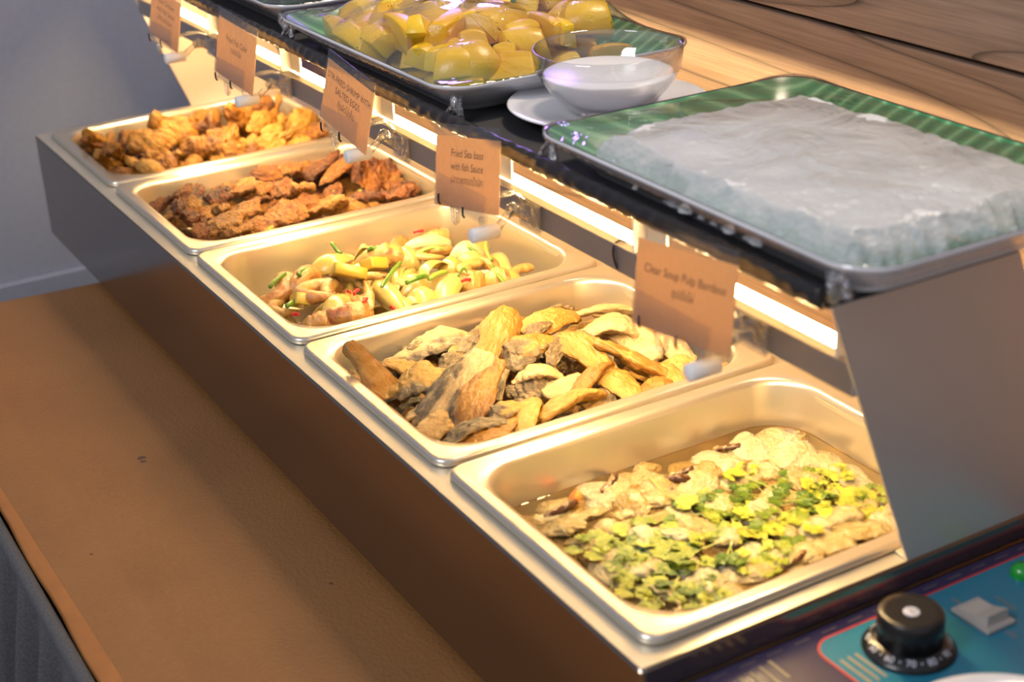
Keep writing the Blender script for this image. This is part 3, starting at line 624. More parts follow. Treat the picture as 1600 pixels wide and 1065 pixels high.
T_cake = [(0.3306,0.0312,-0.0103,3.91,0.0307,0.0315,0,0),(0.336,0.0467,-0.0059,4.61,0.0232,0.0323,0,1),(0.331,0.0627,-0.0022,5.76,0.0621,0.0257,0,2),(0.3458,0.073,-0.0003,5.78,0.0759,0.0248,0,3),(0.3949,0.0485,-0.0055,4.31,0.055,0.0619,48,4),(0.4525,0.0436,-0.0067,4.49,0.0327,0.0306,0,5),(0.4576,0.0665,-0.0015,3.51,0.0616,0.0434,0,3),(0.4845,0.0926,-0.0022,4.78,0.05,0.0346,0,1),(0.4466,0.0958,0.003,3.7,0.0479,0.0335,0,3),(0.4169,0.0778,0.0005,4.61,0.0242,0.0313,0,2),(0.3765,0.0903,0.0023,4.61,0.0422,0.0345,0,4),(0.382,0.1209,0.0051,4.9,0.0492,0.0338,0,4),(0.3979,0.1386,0.0058,4.36,0.0272,0.0323,0,5),(0.4285,0.1183,0.0049,4.36,0.0365,0.0269,0,1),(0.3118,0.1459,-0.016,4.83,0.0691,0.0496,0,0),(0.3082,0.1694,-0.016,4.36,0.0428,0.0451,0,2),(0.3261,0.1728,-0.002,5.52,0.0525,0.031,0,3),(0.3064,0.1174,-0.016,5.08,0.0416,0.0374,0,3),(0.409,0.1558,0.006,4.35,0.0401,0.0525,0,1),(0.4288,0.1692,0.0056,4.33,0.0428,0.0472,0,2),(0.4741,0.1315,0.0002,4.35,0.0595,0.0531,0,0),(0.3074,0.2273,-0.016,5.13,0.0557,0.0356,0,5),(0.3173,0.1967,-0.0044,4.5,0.0474,0.0496,0,1),(0.3124,0.2355,-0.016,5.32,0.0752,0.0494,0,2),(0.3085,0.2604,-0.016,5.29,0.059,0.039,0,0),(0.3437,0.2363,0.0017,2.25,0.089,0.027,12,4),(0.3783,0.2356,0.0022,2.15,0.0874,0.028,12,5),(0.4793,0.1781,-0.0009,4.78,0.0588,0.0566,0,0),(0.4759,0.2228,-0.0002,4.29,0.0627,0.0494,0,1),(0.4494,0.1999,0.0041,4.31,0.0272,0.0271,0,4),(0.3921,0.278,-0.0061,4.21,0.0765,0.0697,24,4),(0.3078,0.2872,-0.016,4.29,0.0473,0.041,0,5),(0.3555,0.2859,-0.016,5.03,0.0469,0.0474,0,1),(0.4821,0.2611,-0.002,4.59,0.0572,0.0561,0,4),(0.4497,0.2869,-0.016,4.38,0.0463,0.0431,0,5),(0.4183,0.2891,-0.0136,4.28,0.0345,0.0386,0,0),(0.488,0.2034,-0.0031,4.94,0.0443,0.0347,0,2),(0.4627,0.1619,0.0023,5.03,0.0424,0.0298,0,3),(0.4851,0.0711,-0.0024,4.68,0.0421,0.0277,0,2),(0.3764,0.0585,-0.0031,4.61,0.0287,0.0293,0,3)]
T_shrimp = [(0.6751,0.0775,-0.012,4.19,0.0476,0.0622,0,0),(0.6381,0.0533,-0.0172,5.45,0.0727,0.0359,0,1),(0.667,0.0387,-0.0214,4.94,0.0299,0.034,0,2),(0.7291,0.0535,-0.0172,4.35,0.03,0.0242,0,3),(0.7402,0.0788,-0.0118,4.33,0.0529,0.0366,0,1),(0.7188,0.104,-0.0084,6.09,0.0734,0.0291,0,2),(0.5767,0.1857,-0.03,4.31,0.0388,0.0402,0,0),(0.5744,0.2117,-0.03,5.39,0.0459,0.0266,0,3),(0.641,0.165,-0.0071,4.29,0.0598,0.0375,0,1),(0.6648,0.1462,-0.0061,4.36,0.0345,0.0281,0,2),(0.5746,0.259,-0.03,4.28,0.038,0.0311,0,3),(0.6526,0.2238,-0.0086,4.24,0.0343,0.0381,0,0),(0.6602,0.2065,-0.0072,4.56,0.0312,0.0306,0,2),(0.7427,0.2119,-0.012,4.24,0.0302,0.0341,0,1),(0.7495,0.2362,-0.0136,4.45,0.0297,0.0295,0,3),(0.7395,0.2729,-0.0175,4.36,0.0286,0.028,0,0),(0.7136,0.229,-0.0092,4.28,0.0308,0.0281,0,2),(0.6376,0.0768,-0.0121,5.34,0.0486,0.0274,0,3),(0.7078,0.163,-0.007,5.18,0.0407,0.0242,0,2),(0.7168,0.2485,-0.0122,6.09,0.0549,0.0216,0,1),(0.6845,0.0905,-0.01,4.94,0.0294,0.03,0,2),(0.69,0.1263,-0.0067,3.87,0.0258,0.0255,0,0)]
T_onion = [(0.5762,0.1379,-0.03,6.27,0.0665,0.0254,0,0),(0.5772,0.1572,-0.03,6.2,0.0879,0.02,0,1),(0.6135,0.1221,-0.0107,4.47,0.0551,0.0375,0,2),(0.7159,0.0821,-0.0112,5.46,0.0696,0.0287,0,0),(0.5751,0.2235,-0.03,6.27,0.0702,0.0184,0,1),(0.7201,0.1295,-0.0082,6.16,0.0834,0.0235,0,2),(0.5727,0.239,-0.03,5.39,0.0445,0.0191,0,0),(0.616,0.231,-0.0102,4.33,0.0485,0.0182,0,3),(0.6581,0.2544,-0.0133,4.24,0.0359,0.0293,0,3),(0.6465,0.2752,-0.0181,5.55,0.0605,0.0221,0,1),(0.6544,0.189,-0.0063,4.76,0.0305,0.0343,0,2),(0.6989,0.1913,-0.0064,5.13,0.0528,0.0229,0,1),(0.7364,0.1896,-0.0107,5.59,0.0777,0.0317,0,2),(0.7195,0.164,-0.0081,4.97,0.0423,0.0295,0,0),(0.7471,0.1563,-0.013,4.36,0.0383,0.0372,0,2),(0.7032,0.2658,-0.0158,5.99,0.0747,0.0221,0,1),(0.7269,0.2618,-0.0148,5.86,0.0635,0.0124,0,0),(0.6876,0.2434,-0.0113,4.31,0.0314,0.0242,0,3),(0.6965,0.1561,-0.0063,5.67,0.0652,0.0154,0,1),(0.7227,0.1344,-0.0085,6.06,0.0579,0.0167,0,0),(0.7499,0.1444,-0.0137,4.52,0.0327,0.0204,0,1),(0.6941,0.2178,-0.008,4.75,0.0289,0.0253,0,2),(0.6615,0.1293,-0.0066,3.91,0.03,0.0241,0,0),(0.7502,0.2549,-0.0138,4.89,0.0266,0.022,0,2),(0.6001,0.1652,-0.0137,4.29,0.0266,0.025,0,1),(0.7496,0.1759,-0.0136,4.73,0.0274,0.0202,0,0),(0.7411,0.1346,-0.0116,6.27,0.0497,0.0172,0,2)]
T_block = [(0.6708,0.1143,-0.0075,4.31,0.034,0.0491,0,0),(0.6851,0.0557,-0.0166,4.54,0.0162,0.0248,0,0),(0.669,0.1435,-0.0061,4.94,0.023,0.0225,0,0)]
T_scallion = [(0.7126,0.1412,0.0046,5.53,0.0631,0.0046,0,0),(0.6921,0.0463,-0.0071,5.25,0.023,0.0063,0,0),(0.5852,0.1399,-0.0061,6.27,0.0213,0.0071,0,0),(0.6433,0.1548,0.0051,4.29,0.0103,0.0055,0,0),(0.6368,0.0531,-0.0053,5.43,0.0347,0.0052,0,0),(0.6623,0.2055,0.0049,4.26,0.0351,0.0066,0,1),(0.7319,0.1584,0.0021,4.92,0.0255,0.0059,0,0),(0.7346,0.1808,0.0016,5.03,0.0245,0.0058,0,0),(0.7394,0.2052,0.0007,4.24,0.01,0.0074,0,0),(0.699,0.2584,-0.0021,5.88,0.052,0.0042,0,0),(0.7549,0.2365,-0.0031,6.02,0.0457,0.0043,0,0),(0.6485,0.0236,-0.0145,4.38,0.0123,0.0085,0,1),(0.6436,0.0775,-0.0,5.55,0.018,0.0056,0,0),(0.6714,0.2523,-0.0009,6.27,0.0283,0.0044,0,1)]
T_chili = [(0.7535,0.2022,-0.0027,5.15,0.0082,0.0064,0,0),(0.7653,0.1154,-0.0063,4.28,0.0054,0.0081,0,0),(0.7279,0.096,0.0028,5.99,0.0246,0.0046,0,0),(0.7455,0.0967,-0.0006,6.07,0.014,0.0054,0,0),(0.7238,0.0905,0.002,4.31,0.0042,0.0051,0,0),(0.7174,0.0371,-0.0099,4.92,0.0062,0.0058,0,0),(0.6157,0.2221,0.0017,4.96,0.0117,0.0075,0,0)]
T_fish = [(0.8479,0.0879,-0.02,1.8,0.0597,0.0359,24,'skin'),(0.8472,0.1356,-0.02,5.65,0.0739,0.0265,0,'mix'),(0.8549,0.1082,-0.0092,4.69,0.0754,0.0425,0,'pale_skin'),(0.8496,0.1736,-0.02,5.41,0.0831,0.0333,0,'crust'),(0.886,0.1384,-0.0019,5.32,0.0713,0.021,0,'skin'),(0.901,0.0376,-0.0137,3.89,0.0829,0.0422,48,'gold'),(0.8706,0.0257,-0.0163,6.11,0.0299,0.0124,0,'gold'),(0.8655,0.0349,-0.0212,6.06,0.0647,0.0147,0,'skin'),(0.9213,0.063,-0.0062,4.14,0.0501,0.0493,0,'gold_skin'),(0.9607,0.0701,-0.0048,1.76,0.0841,0.0329,36,'pale_skin'),(0.9073,0.1446,0.0007,2.27,0.0848,0.0343,24,'gold'),(0.9829,0.0851,-0.0024,2.15,0.0847,0.036,24,'gold_skin'),(1.0225,0.0614,-0.0065,4.85,0.0544,0.0278,0,'skin'),(1.0347,0.0631,-0.0091,4.61,0.0427,0.024,0,'gold'),(0.9923,0.0396,-0.0118,5.29,0.0472,0.0246,0,'crust'),(0.8435,0.2029,-0.02,5.53,0.0579,0.0169,0,'gold'),(0.9339,0.0301,-0.022,6.27,0.061,0.0181,0,'gold'),(0.9467,0.052,-0.0166,5.18,0.0375,0.0194,0,'pale'),(1.0268,0.1033,-0.0068,5.59,0.0611,0.025,0,'gold'),(1.0259,0.1466,-0.0065,4.85,0.0583,0.0348,0,'gold'),(0.9845,0.1331,-0.0054,4.19,0.031,0.0247,0,'skin'),(0.9772,0.1459,0.0011,4.19,0.0365,0.0303,0,'pale'),(0.9339,0.1659,0.0019,5.25,0.0565,0.0384,0,'mix'),(0.9615,0.2002,0.0013,6.16,0.0901,0.0358,0,'gold_skin'),(0.9452,0.187,0.0018,5.48,0.0508,0.0218,0,'skin'),(1.0038,0.1836,-0.0019,5.25,0.0523,0.0278,0,'gold'),(1.0006,0.1607,-0.0074,4.75,0.038,0.0232,0,'pale'),(1.0272,0.1968,-0.0069,6.16,0.0649,0.0319,0,'gold'),(1.023,0.181,-0.0118,6.27,0.0339,0.018,0,'skin'),(1.0054,0.23,-0.0021,3.94,0.0717,0.0423,24,'gold'),(1.0363,0.2234,-0.0096,4.1,0.0351,0.0334,0,'gold'),(0.9311,0.2483,-0.0036,4.14,0.064,0.0459,0,'pale'),(0.9543,0.2607,-0.0059,6.27,0.0692,0.0335,0,'pale'),(0.882,0.2796,-0.0103,4.14,0.0666,0.0298,0,'pale'),(0.8857,0.2173,-0.0019,4.9,0.0528,0.0339,0,'gold'),(0.9011,0.1896,0.0001,5.29,0.0471,0.0224,0,'skin'),(0.8504,0.2503,-0.0107,4.17,0.0252,0.0181,0,'skin'),(0.9761,0.2832,-0.0112,6.06,0.0634,0.0303,0,'pale'),(0.9379,0.2909,-0.0147,4.82,0.0346,0.0303,0,'mix'),(1.0282,0.2609,-0.0072,6.27,0.0427,0.0253,0,'gold'),(1.0376,0.2776,-0.01,4.78,0.0362,0.0247,0,'crust'),(0.865,0.2931,-0.02,4.12,0.0292,0.0225,0,'pale'),(1.031,0.0823,-0.008,5.24,0.0342,0.019,0,'gold'),(1.0147,0.0956,-0.0039,5.04,0.033,0.0223,0,'mix'),(1.0331,0.1704,-0.0146,6.27,0.043,0.0222,0,'crust'),(1.0322,0.2427,-0.0083,6.27,0.0458,0.0268,0,'gold'),(0.8961,0.1169,-0.0084,5.29,0.0542,0.0256,0,'mix'),(0.9441,0.1794,-0.0101,3.87,0.0289,0.0298,0,'skin'),(0.9467,0.1295,-0.0105,5.6,0.0704,0.0218,0,'skin'),(0.9956,0.1224,-0.0126,4.49,0.0274,0.0256,0,'skin'),(0.8724,0.0719,-0.0145,3.42,0.0462,0.0308,0,'mix')]
T_mushroom = [(1.1265,0.24,-0.031,4.33,0.0366,0.013,0,0),(1.1427,0.1727,-0.031,4.08,0.0295,0.0158,0,0),(1.135,0.1864,-0.031,4.73,0.0316,0.0118,0,0),(1.1275,0.0772,-0.031,4.97,0.0367,0.0149,0,1),(1.279,0.1743,-0.031,5.03,0.0364,0.0102,0,1),(1.1152,0.1277,-0.031,5.41,0.0301,0.0114,0,0),(1.1513,0.1592,-0.031,0.96,0.0068,0.011,0,1)]
T_carrot = [(1.1214,0.0902,-0.031,5.43,0.0136,0.0079,0,0)]
T_peppercorn = [(1.2547,0.1267,-0.031,4.12,0.008,0.0112,0,0),(1.2603,0.2711,-0.031,4.12,0.0056,0.006,0,0),(1.217,0.0783,-0.031,4.12,0.0063,0.007,0,0)]
T_ring = [(1.2711,0.0566,-0.031,6.27,0.0346,0.0232,0,0)]
T_pulp = [(1.1254,0.1266,-0.04,5.5,0.0312,0.0142,0,0),(1.1161,0.1479,-0.04,4.61,0.0338,0.0229,0,1),(1.1391,0.0798,-0.04,4.73,0.0377,0.0257,0,2),(1.149,0.0622,-0.04,4.43,0.0291,0.0249,0,3),(1.133,0.1039,-0.04,4.73,0.0198,0.0217,0,4),(1.1506,0.1212,-0.04,6.16,0.0324,0.0213,0,5),(1.1542,0.11,-0.04,4.73,0.0164,0.017,0,0),(1.1735,0.114,-0.04,4.66,0.0475,0.0155,0,1),(1.174,0.0909,-0.04,4.43,0.031,0.0232,0,2),(1.1551,0.1445,-0.04,4.45,0.0335,0.0226,0,3),(1.1395,0.1557,-0.04,4.5,0.0418,0.0259,0,4),(1.1561,0.1799,-0.04,4.73,0.0347,0.0246,0,5),(1.1445,0.1979,-0.04,5.11,0.0227,0.0166,0,0),(1.1325,0.2164,-0.04,4.05,0.0352,0.0293,0,1),(1.1345,0.2468,-0.04,4.03,0.0304,0.0331,0,2),(1.1336,0.2737,-0.04,4.01,0.0357,0.0303,0,3),(1.1627,0.2692,-0.04,6.27,0.0399,0.0317,0,4),(1.1847,0.283,-0.04,6.27,0.0387,0.0271,0,5),(1.2111,0.2858,-0.04,6.27,0.0374,0.0285,0,0),(1.1605,0.2389,-0.04,4.1,0.0248,0.0273,0,1),(1.1927,0.2504,-0.04,4.43,0.0262,0.0274,0,2),(1.2203,0.2648,-0.04,3.96,0.0267,0.0311,0,3),(1.2453,0.2678,-0.04,4.43,0.0308,0.0321,0,4),(1.2648,0.2719,-0.04,4.12,0.0187,0.0269,0,5),(1.2493,0.2331,-0.04,4.57,0.0372,0.0348,0,0),(1.2731,0.2365,-0.04,4.43,0.0347,0.0308,0,1),(1.255,0.2099,-0.04,4.57,0.0313,0.0302,0,2),(1.2801,0.2546,-0.04,4.43,0.022,0.0224,0,3),(1.2412,0.1975,-0.04,4.12,0.0232,0.0264,0,4),(1.2696,0.1856,-0.04,4.42,0.0336,0.0303,0,5),(1.2758,0.2099,-0.04,4.56,0.0287,0.0229,0,0),(1.2609,0.1579,-0.04,4.12,0.0288,0.0324,0,1),(1.267,0.1303,-0.04,4.42,0.0326,0.0269,0,2),(1.2744,0.1414,-0.04,4.56,0.0274,0.0236,0,3),(1.2641,0.1047,-0.04,4.05,0.0264,0.0287,0,4),(1.2808,0.1085,-0.04,4.47,0.0278,0.0221,0,5),(1.2347,0.1044,-0.04,3.86,0.0275,0.0302,0,0),(1.2195,0.082,-0.04,4.12,0.0289,0.0284,0,1),(1.2094,0.067,-0.04,3.51,0.0291,0.0215,0,2),(1.1842,0.0673,-0.04,3.67,0.0281,0.02,0,3),(1.1668,0.0648,-0.04,4.17,0.0206,0.0192,0,4),(1.2237,0.052,-0.04,6.27,0.0371,0.0175,0,5),(1.2258,0.0694,-0.04,4.43,0.0232,0.0273,0,0),(1.2047,0.1205,-0.04,0.98,0.0305,0.0264,0,1),(1.2117,0.1384,-0.04,4.69,0.0268,0.0271,0,2),(1.2014,0.1002,-0.04,4.43,0.0288,0.0283,0,3),(1.1821,0.1428,-0.04,4.43,0.0298,0.025,0,4),(1.1872,0.1746,-0.04,4.12,0.0287,0.0274,0,5),(1.1755,0.2081,-0.04,4.28,0.0278,0.0247,0,0),(1.1688,0.1645,-0.04,4.59,0.0299,0.022,0,1),(1.2068,0.2199,-0.04,4.28,0.0294,0.0257,0,2),(1.2203,0.1906,-0.04,4.28,0.0268,0.0251,0,3),(1.2281,0.1549,-0.04,4.12,0.023,0.0247,0,4),(1.2861,0.1659,-0.04,4.56,0.0217,0.0144,0,5),(1.1269,0.0619,-0.04,4.59,0.0224,0.0147,0,0),(1.1192,0.0753,-0.04,4.75,0.0273,0.0174,0,1),(1.1109,0.111,-0.04,4.75,0.0305,0.0163,0,2),(1.1102,0.1636,-0.04,4.61,0.0222,0.014,0,3),(1.276,0.0877,-0.04,4.07,0.0217,0.0161,0,4),(1.2557,0.0782,-0.04,3.86,0.025,0.0238,0,5)]
T_coriander = [(1.1868,0.0658,-0.029,4.43,0.0236,0.0241,0,0),(1.2044,0.0706,-0.029,3.86,0.0233,0.0274,0,1),(1.2049,0.0895,-0.029,4.94,0.0233,0.0214,0,2),(1.2268,0.077,-0.029,4.57,0.027,0.0268,0,3),(1.2133,0.1019,-0.029,6.27,0.0289,0.0239,0,0),(1.1971,0.1089,-0.029,5.38,0.0318,0.0191,0,1),(1.2343,0.1057,-0.029,4.43,0.0235,0.0302,0,2),(1.212,0.1152,-0.029,3.86,0.0187,0.0239,0,3),(1.2108,0.1447,-0.029,0.98,0.0231,0.0295,0,0),(1.1911,0.1478,-0.029,4.94,0.0274,0.0234,0,1),(1.1944,0.1689,-0.029,4.43,0.0219,0.025,0,2),(1.2225,0.1649,-0.029,4.71,0.0328,0.0298,0,3),(1.2287,0.1835,-0.029,4.01,0.0305,0.034,0,0),(1.2433,0.1953,-0.029,4.43,0.0295,0.0284,0,1),(1.2434,0.2162,-0.029,4.8,0.0261,0.0234,0,2),(1.1791,0.2142,-0.029,4.03,0.0223,0.0267,0,4),(1.1857,0.1695,-0.029,4.05,0.019,0.0229,0,3),(1.1875,0.1922,-0.029,4.28,0.0176,0.0213,0,0),(1.201,0.2119,-0.029,4.71,0.0252,0.021,0,1),(1.2155,0.2245,-0.029,4.0,0.0208,0.023,0,2),(1.2107,0.2566,-0.029,4.43,0.0238,0.0225,0,3),(1.211,0.2691,-0.029,4.82,0.028,0.0164,0,0),(1.1973,0.2492,-0.029,6.27,0.0229,0.0184,0,1),(1.2532,0.263,-0.029,4.69,0.0311,0.0271,0,2),(1.2468,0.2751,-0.029,3.94,0.0158,0.0199,0,3),(1.2448,0.2425,-0.029,4.12,0.0187,0.0224,0,0),(1.1628,0.1479,-0.029,5.38,0.0291,0.0143,0,4),(1.2453,0.1413,-0.029,5.08,0.029,0.0195,0,4),(1.2261,0.139,-0.029,4.69,0.0191,0.0187,0,4),(1.2521,0.1589,-0.029,4.12,0.0181,0.0213,0,1),(1.2662,0.1647,-0.029,4.43,0.0191,0.0164,0,2),(1.251,0.0628,-0.029,4.1,0.0218,0.0231,0,3),(1.2647,0.0691,-0.029,4.69,0.0245,0.025,0,0),(1.2581,0.0873,-0.029,6.18,0.0273,0.0195,0,1),(1.2829,0.0824,-0.029,4.42,0.0223,0.0233,0,2),(1.2828,0.0959,-0.029,4.05,0.0198,0.02,0,3),(1.2248,0.0595,-0.029,3.51,0.0204,0.0161,0,1),(1.2773,0.1443,-0.029,4.12,0.0176,0.0179,0,0),(1.1646,0.2195,-0.029,4.1,0.0128,0.0158,0,1),(1.2284,0.2351,-0.029,6.27,0.022,0.0178,0,3),(1.236,0.1201,-0.029,6.0,0.0288,0.0158,0,4)]
T_mango = [(0.6373,0.1439,0.2295,6.14,0.0803,0.029,0,0),(0.6904,0.1423,0.2332,6.27,0.0806,0.0394,0,1),(0.6844,0.1652,0.2438,2.51,0.0707,0.0311,12,2),(0.7728,0.1657,0.235,4.28,0.0516,0.0487,0,3),(0.7446,0.1618,0.244,6.27,0.0768,0.0387,0,0),(0.7741,0.171,0.2445,5.46,0.0732,0.0284,36,1),(0.8338,0.1644,0.231,4.24,0.0478,0.0508,0,2),(0.6154,0.1832,0.222,6.27,0.0925,0.0391,0,3),(0.6336,0.1714,0.2395,4.76,0.037,0.0419,0,0),(0.6818,0.1957,0.2496,5.2,0.0569,0.0348,0,1),(0.7437,0.1928,0.2507,3.02,0.0695,0.0272,12,2),(0.7375,0.2082,0.2532,6.21,0.0643,0.0343,0,3),(0.7889,0.1902,0.2466,5.36,0.0763,0.0399,0,1),(0.7899,0.2212,0.25,5.15,0.0777,0.0493,0,0),(0.753,0.2493,0.2551,6.27,0.0817,0.0328,0,3),(0.8446,0.1751,0.2349,4.68,0.0338,0.0446,0,2),(0.8678,0.2006,0.2309,4.19,0.0457,0.0357,0,3),(0.8389,0.2252,0.2402,4.19,0.049,0.0308,0,0),(0.8135,0.2374,0.2466,4.96,0.043,0.0244,0,2),(0.8117,0.2679,0.2468,6.27,0.0672,0.0247,0,1),(0.768,0.2717,0.2532,2.48,0.0803,0.0249,12,2),(0.7563,0.3009,0.2511,4.73,0.0348,0.0344,0,0),(0.7908,0.296,0.2482,2.08,0.0527,0.0264,12,3),(0.8025,0.3147,0.2439,4.15,0.0502,0.0465,0,2),(0.8196,0.1595,0.2369,5.13,0.0371,0.023,0,1),(0.8172,0.1884,0.2419,4.69,0.031,0.0341,0,3),(0.7221,0.1417,0.2383,6.27,0.0548,0.0274,0,2),(0.8021,0.1517,0.2351,5.13,0.0332,0.0267,0,0),(0.8478,0.2024,0.2366,4.21,0.0264,0.0285,0,1),(0.5824,0.2436,0.222,4.28,0.0356,0.0457,0,3),(0.6742,0.157,0.2378,5.43,0.0562,0.0265,0,0),(0.8184,0.1749,0.2398,6.27,0.048,0.0255,0,2),(0.8278,0.2738,0.243,6.27,0.0452,0.0264,0,1)]


RND = random.Random(11)
def put(name, me, row, hgt=None, roll=0.0, zs=0.8):
    o = bpy.data.objects.new(name, me); COL.objects.link(o)
    x, y, z, a, l, w, p = row[:7]
    o.location = (x, y, z); o.rotation_euler = (roll, -math.radians(p), a); o.scale = (l, w, w * zs)
    return o
def named(objs, rows, look, where, cat, group, nrow=3, rownames=('far', 'middle', 'near')):
    """label every piece by its look, its row across the pan and its place along that row from the left"""
    order = sorted(range(len(rows)), key=lambda i: rows[i][0]); per = -(-len(rows) // nrow)
    for q in range(nrow):
        ids = sorted(order[q * per:(q + 1) * per], key=lambda i: rows[i][1])
        for r, i in enumerate(ids):
            lk = look(rows[i][7]) if callable(look) else look
            tag(objs[i], '%s, %s from left in the %s row of %s' % (lk, ORD[r + 1], rownames[q], where), cat, group)
ROW5 = ('farthest', 'second', 'third', 'fourth', 'nearest')
# pan 1
ob = [put('chicken_wing', WING[r[7]], r, roll=RND.uniform(-.7, .7), zs=.85) for r in T_wing]
WL = ['chunky golden chicken wing', 'golden chicken drumette', 'bent golden drumette', 'small browned wing tip', 'browned chicken wingette', 'crusty lumpy chicken wing']
named(ob, T_wing, lambda k: WL[k], 'chicken pan', 'fried chicken', 'fried chicken wings in the farthest pan', 4, ('farthest', 'second', 'third', 'nearest'))
# pan 2
ob = [put('fish_cake', CAKE[r[7]], r, roll=RND.uniform(-.5, .5), zs=.75) for r in T_cake]
for o in ob: o.scale = (o.scale[0] * .84, o.scale[1] * 1.14, o.scale[2] * 1.1)
CL = ['red-brown fish cake', 'golden-edged fish cake', 'thick brown fish cake', 'dark crisp fish cake', 'long ragged fish cake', 'knobbly fish cake']
named(ob, T_cake, lambda k: CL[k], 'fish cake pan', 'fish cake', 'fried fish cakes in the second pan', 4, ('farthest', 'second', 'third', 'nearest'))
# pan 3
ob = []
for r in T_shrimp:
    me, tm = SHR[r[7]]; o = put('shrimp', me, r, roll=RND.uniform(-.5, .5), zs=.9)
    c = bpy.data.objects.new('tail', tm); COL.objects.link(c); c.parent = o; ob.append(o)
SL = ['curled pink shrimp', 'long shrimp in yellow sauce', 'half-curled shrimp', 'straight stubby shrimp']
named(ob, T_shrimp, lambda k: SL[k], 'the shrimp pan', 'shrimp', 'shrimps in the middle pan', 3)
ob = [put('onion_petal' if r[7] != 3 else 'celery_stick', ONI[r[7]], r, roll=RND.uniform(-.6, .6), zs=1.0) for r in T_onion]
OL = ['pointed onion petal', 'slim curved onion petal', 'broad yellow onion petal', 'pale green celery stick']
named(ob, T_onion, lambda k: OL[k], 'the shrimp pan', 'vegetable', 'onion and celery in the middle pan', 3)
BL = ['large square yellow pepper chunk in middle of the shrimp pan', 'small yellow pepper chunk at front left of the shrimp pan', 'small yellow pepper chunk behind the scallion in the shrimp pan']
for r, s in zip(T_block, BL):
    bm = bmesh.new(); box(bm, -.5, .5, -.5, .5, -.5, .5, .10, 3)
    for v in bm.verts: v.co += Vector((.05 * v.co.y, .06 * v.co.x, .10 * (v.co.x ** 2)))
    o = link('pepper_chunk', bm, M_block, None, True); x, y, z, a, l, w, p = r[:7]
    o.location = (x, y, z + .006); o.rotation_euler = (.5, -.3, a); o.scale = (l, w, .012); tag(o, s, 'vegetable')
ob = []
for i, r in enumerate(T_scallion):
    o = put('scallion_stalk', SCA[i % 3], r, roll=RND.uniform(0, 3)); q = r[5] / .18; o.scale = (r[4], q * .9, q * .9); ob.append(o)
    if r[7] == 1: o.location.z -= .006
named(ob, T_scallion, lambda k: 'green scallion stalk' if k == 0 else 'pale green scallion stalk', 'the shrimp pan', 'scallion', 'scallions in the middle pan', 2, ('far', 'near'))
ob = []
for i, r in enumerate(T_chili):
    o = put('chili_piece', SCA[2], r); o.scale = (min(r[4], .010), .026, .030); o.data = SCA[2].copy(); o.data.materials.clear(); o.data.materials.append(M_chili); ob.append(o)
named(ob, T_chili, 'red chili bit', 'the shrimp pan', 'chili', 'chili bits in the middle pan', 2, ('far', 'near'))
# pan 4
ob = []
for i, r in enumerate(T_fish):
    v = FISH[r[7]]; ob.append(put('fried_fish', v[i % len(v)], r, roll=RND.uniform(-.55, .55), zs=.80))
    ob[-1].scale = (ob[-1].scale[0] * 1.22, ob[-1].scale[1] * 1.02, ob[-1].scale[2])
FL = dict(gold='golden fried fish piece', pale='pale fried fish piece', skin='dark-skinned fish piece', mix='half-skinned fish piece', crust='crusty fish piece', pale_skin='pale skin-edged fish strip', gold_skin='golden skin-edged fish strip')
named(ob, T_fish, lambda k: FL[k], 'fish pan', 'fried fish', 'fried sea bass in the fourth pan', 5, ROW5)
# lower layers, only glimpsed in the gaps
for pi, (nm, ms, lbl, pn, cat, zz, sz) in enumerate((('chicken_wing', WING, 'half-buried chicken piece', 'the chicken pan', 'fried chicken', -.032, .075), ('fish_cake', CAKE, 'half-buried fish cake', 'the fish cake pan', 'fish cake', -.038, .068),
                                                 ('onion_petal', ONI[:3], 'half-buried onion petal', 'the shrimp pan', 'vegetable', -.046, .060), ('fried_fish', FISH['gold'] + FISH['skin'][:1], 'half-buried fried fish', 'the fish pan', 'fried fish', -.040, .080))):
    for i in range(4):
        for j in range(5):
            if pi == 2 and j == 4: continue
            r = (pi * P + .055 + i * .053 + RND.uniform(-.006, .006), .050 + j * .056 + RND.uniform(-.006, .006), zz + (.004 if pi != 2 else .0), RND.uniform(0, PI), sz, sz * .62, RND.uniform(-15, 15))
            tag(put(nm, ms[(i * 3 + j) % len(ms)], r, roll=RND.uniform(-.4, .4), zs=.85), '%s, %s from left, %s row, lower layer of %s' % (lbl, ORD[j + 1], ('farthest', 'second', 'third', 'nearest')[i], pn), cat, 'buried layer of the %s pan' % PANS[pi])
# pan 5: broth and what floats in it
m = bpy.data.materials.new('broth'); m.use_nodes = True; nt = m.node_tree; nt.nodes.clear()
tr = N(nt, 'BsdfTransparent'); tr.inputs[0].default_value = (0.93, 0.80, 0.55, 1); df = N(nt, 'BsdfDiffuse'); df.inputs[0].default_value = (0.34, 0.23, 0.10, 1)
gl = N(nt, 'BsdfGlossy'); gl.inputs['Roughness'].default_value = 0.03; mx = N(nt, 'MixShader'); mx.inputs[0].default_value = 0.22; L(nt, tr, 0, mx, 1); L(nt, df, 0, mx, 2)
fr = N(nt, 'Fresnel', IOR=1.33); mx2 = N(nt, 'MixShader'); L(nt, fr, 0, mx2, 0); L(nt, mx, 0, mx2, 1); L(nt, gl, 0, mx2, 2)
mp = mapping(nt); tn = N(nt, 'TexNoise', Scale=38.0, Detail=2.0); L(nt, mp, 0, tn, 'Vector'); bp = N(nt, 'Bump', Strength=0.25, Distance=0.004); L(nt, tn, 0, bp, 'Height'); L(nt, bp, 0, gl, 'Normal'); L(nt, bp, 0, fr, 'Normal')
o_ = N(nt, 'OutputMaterial'); L(nt, mx2, 0, o_, 0)
bm = bmesh.new(); lp = rrect(4 * P + .0221, 5 * P - .0221, .0187, .3063, .041, 9)
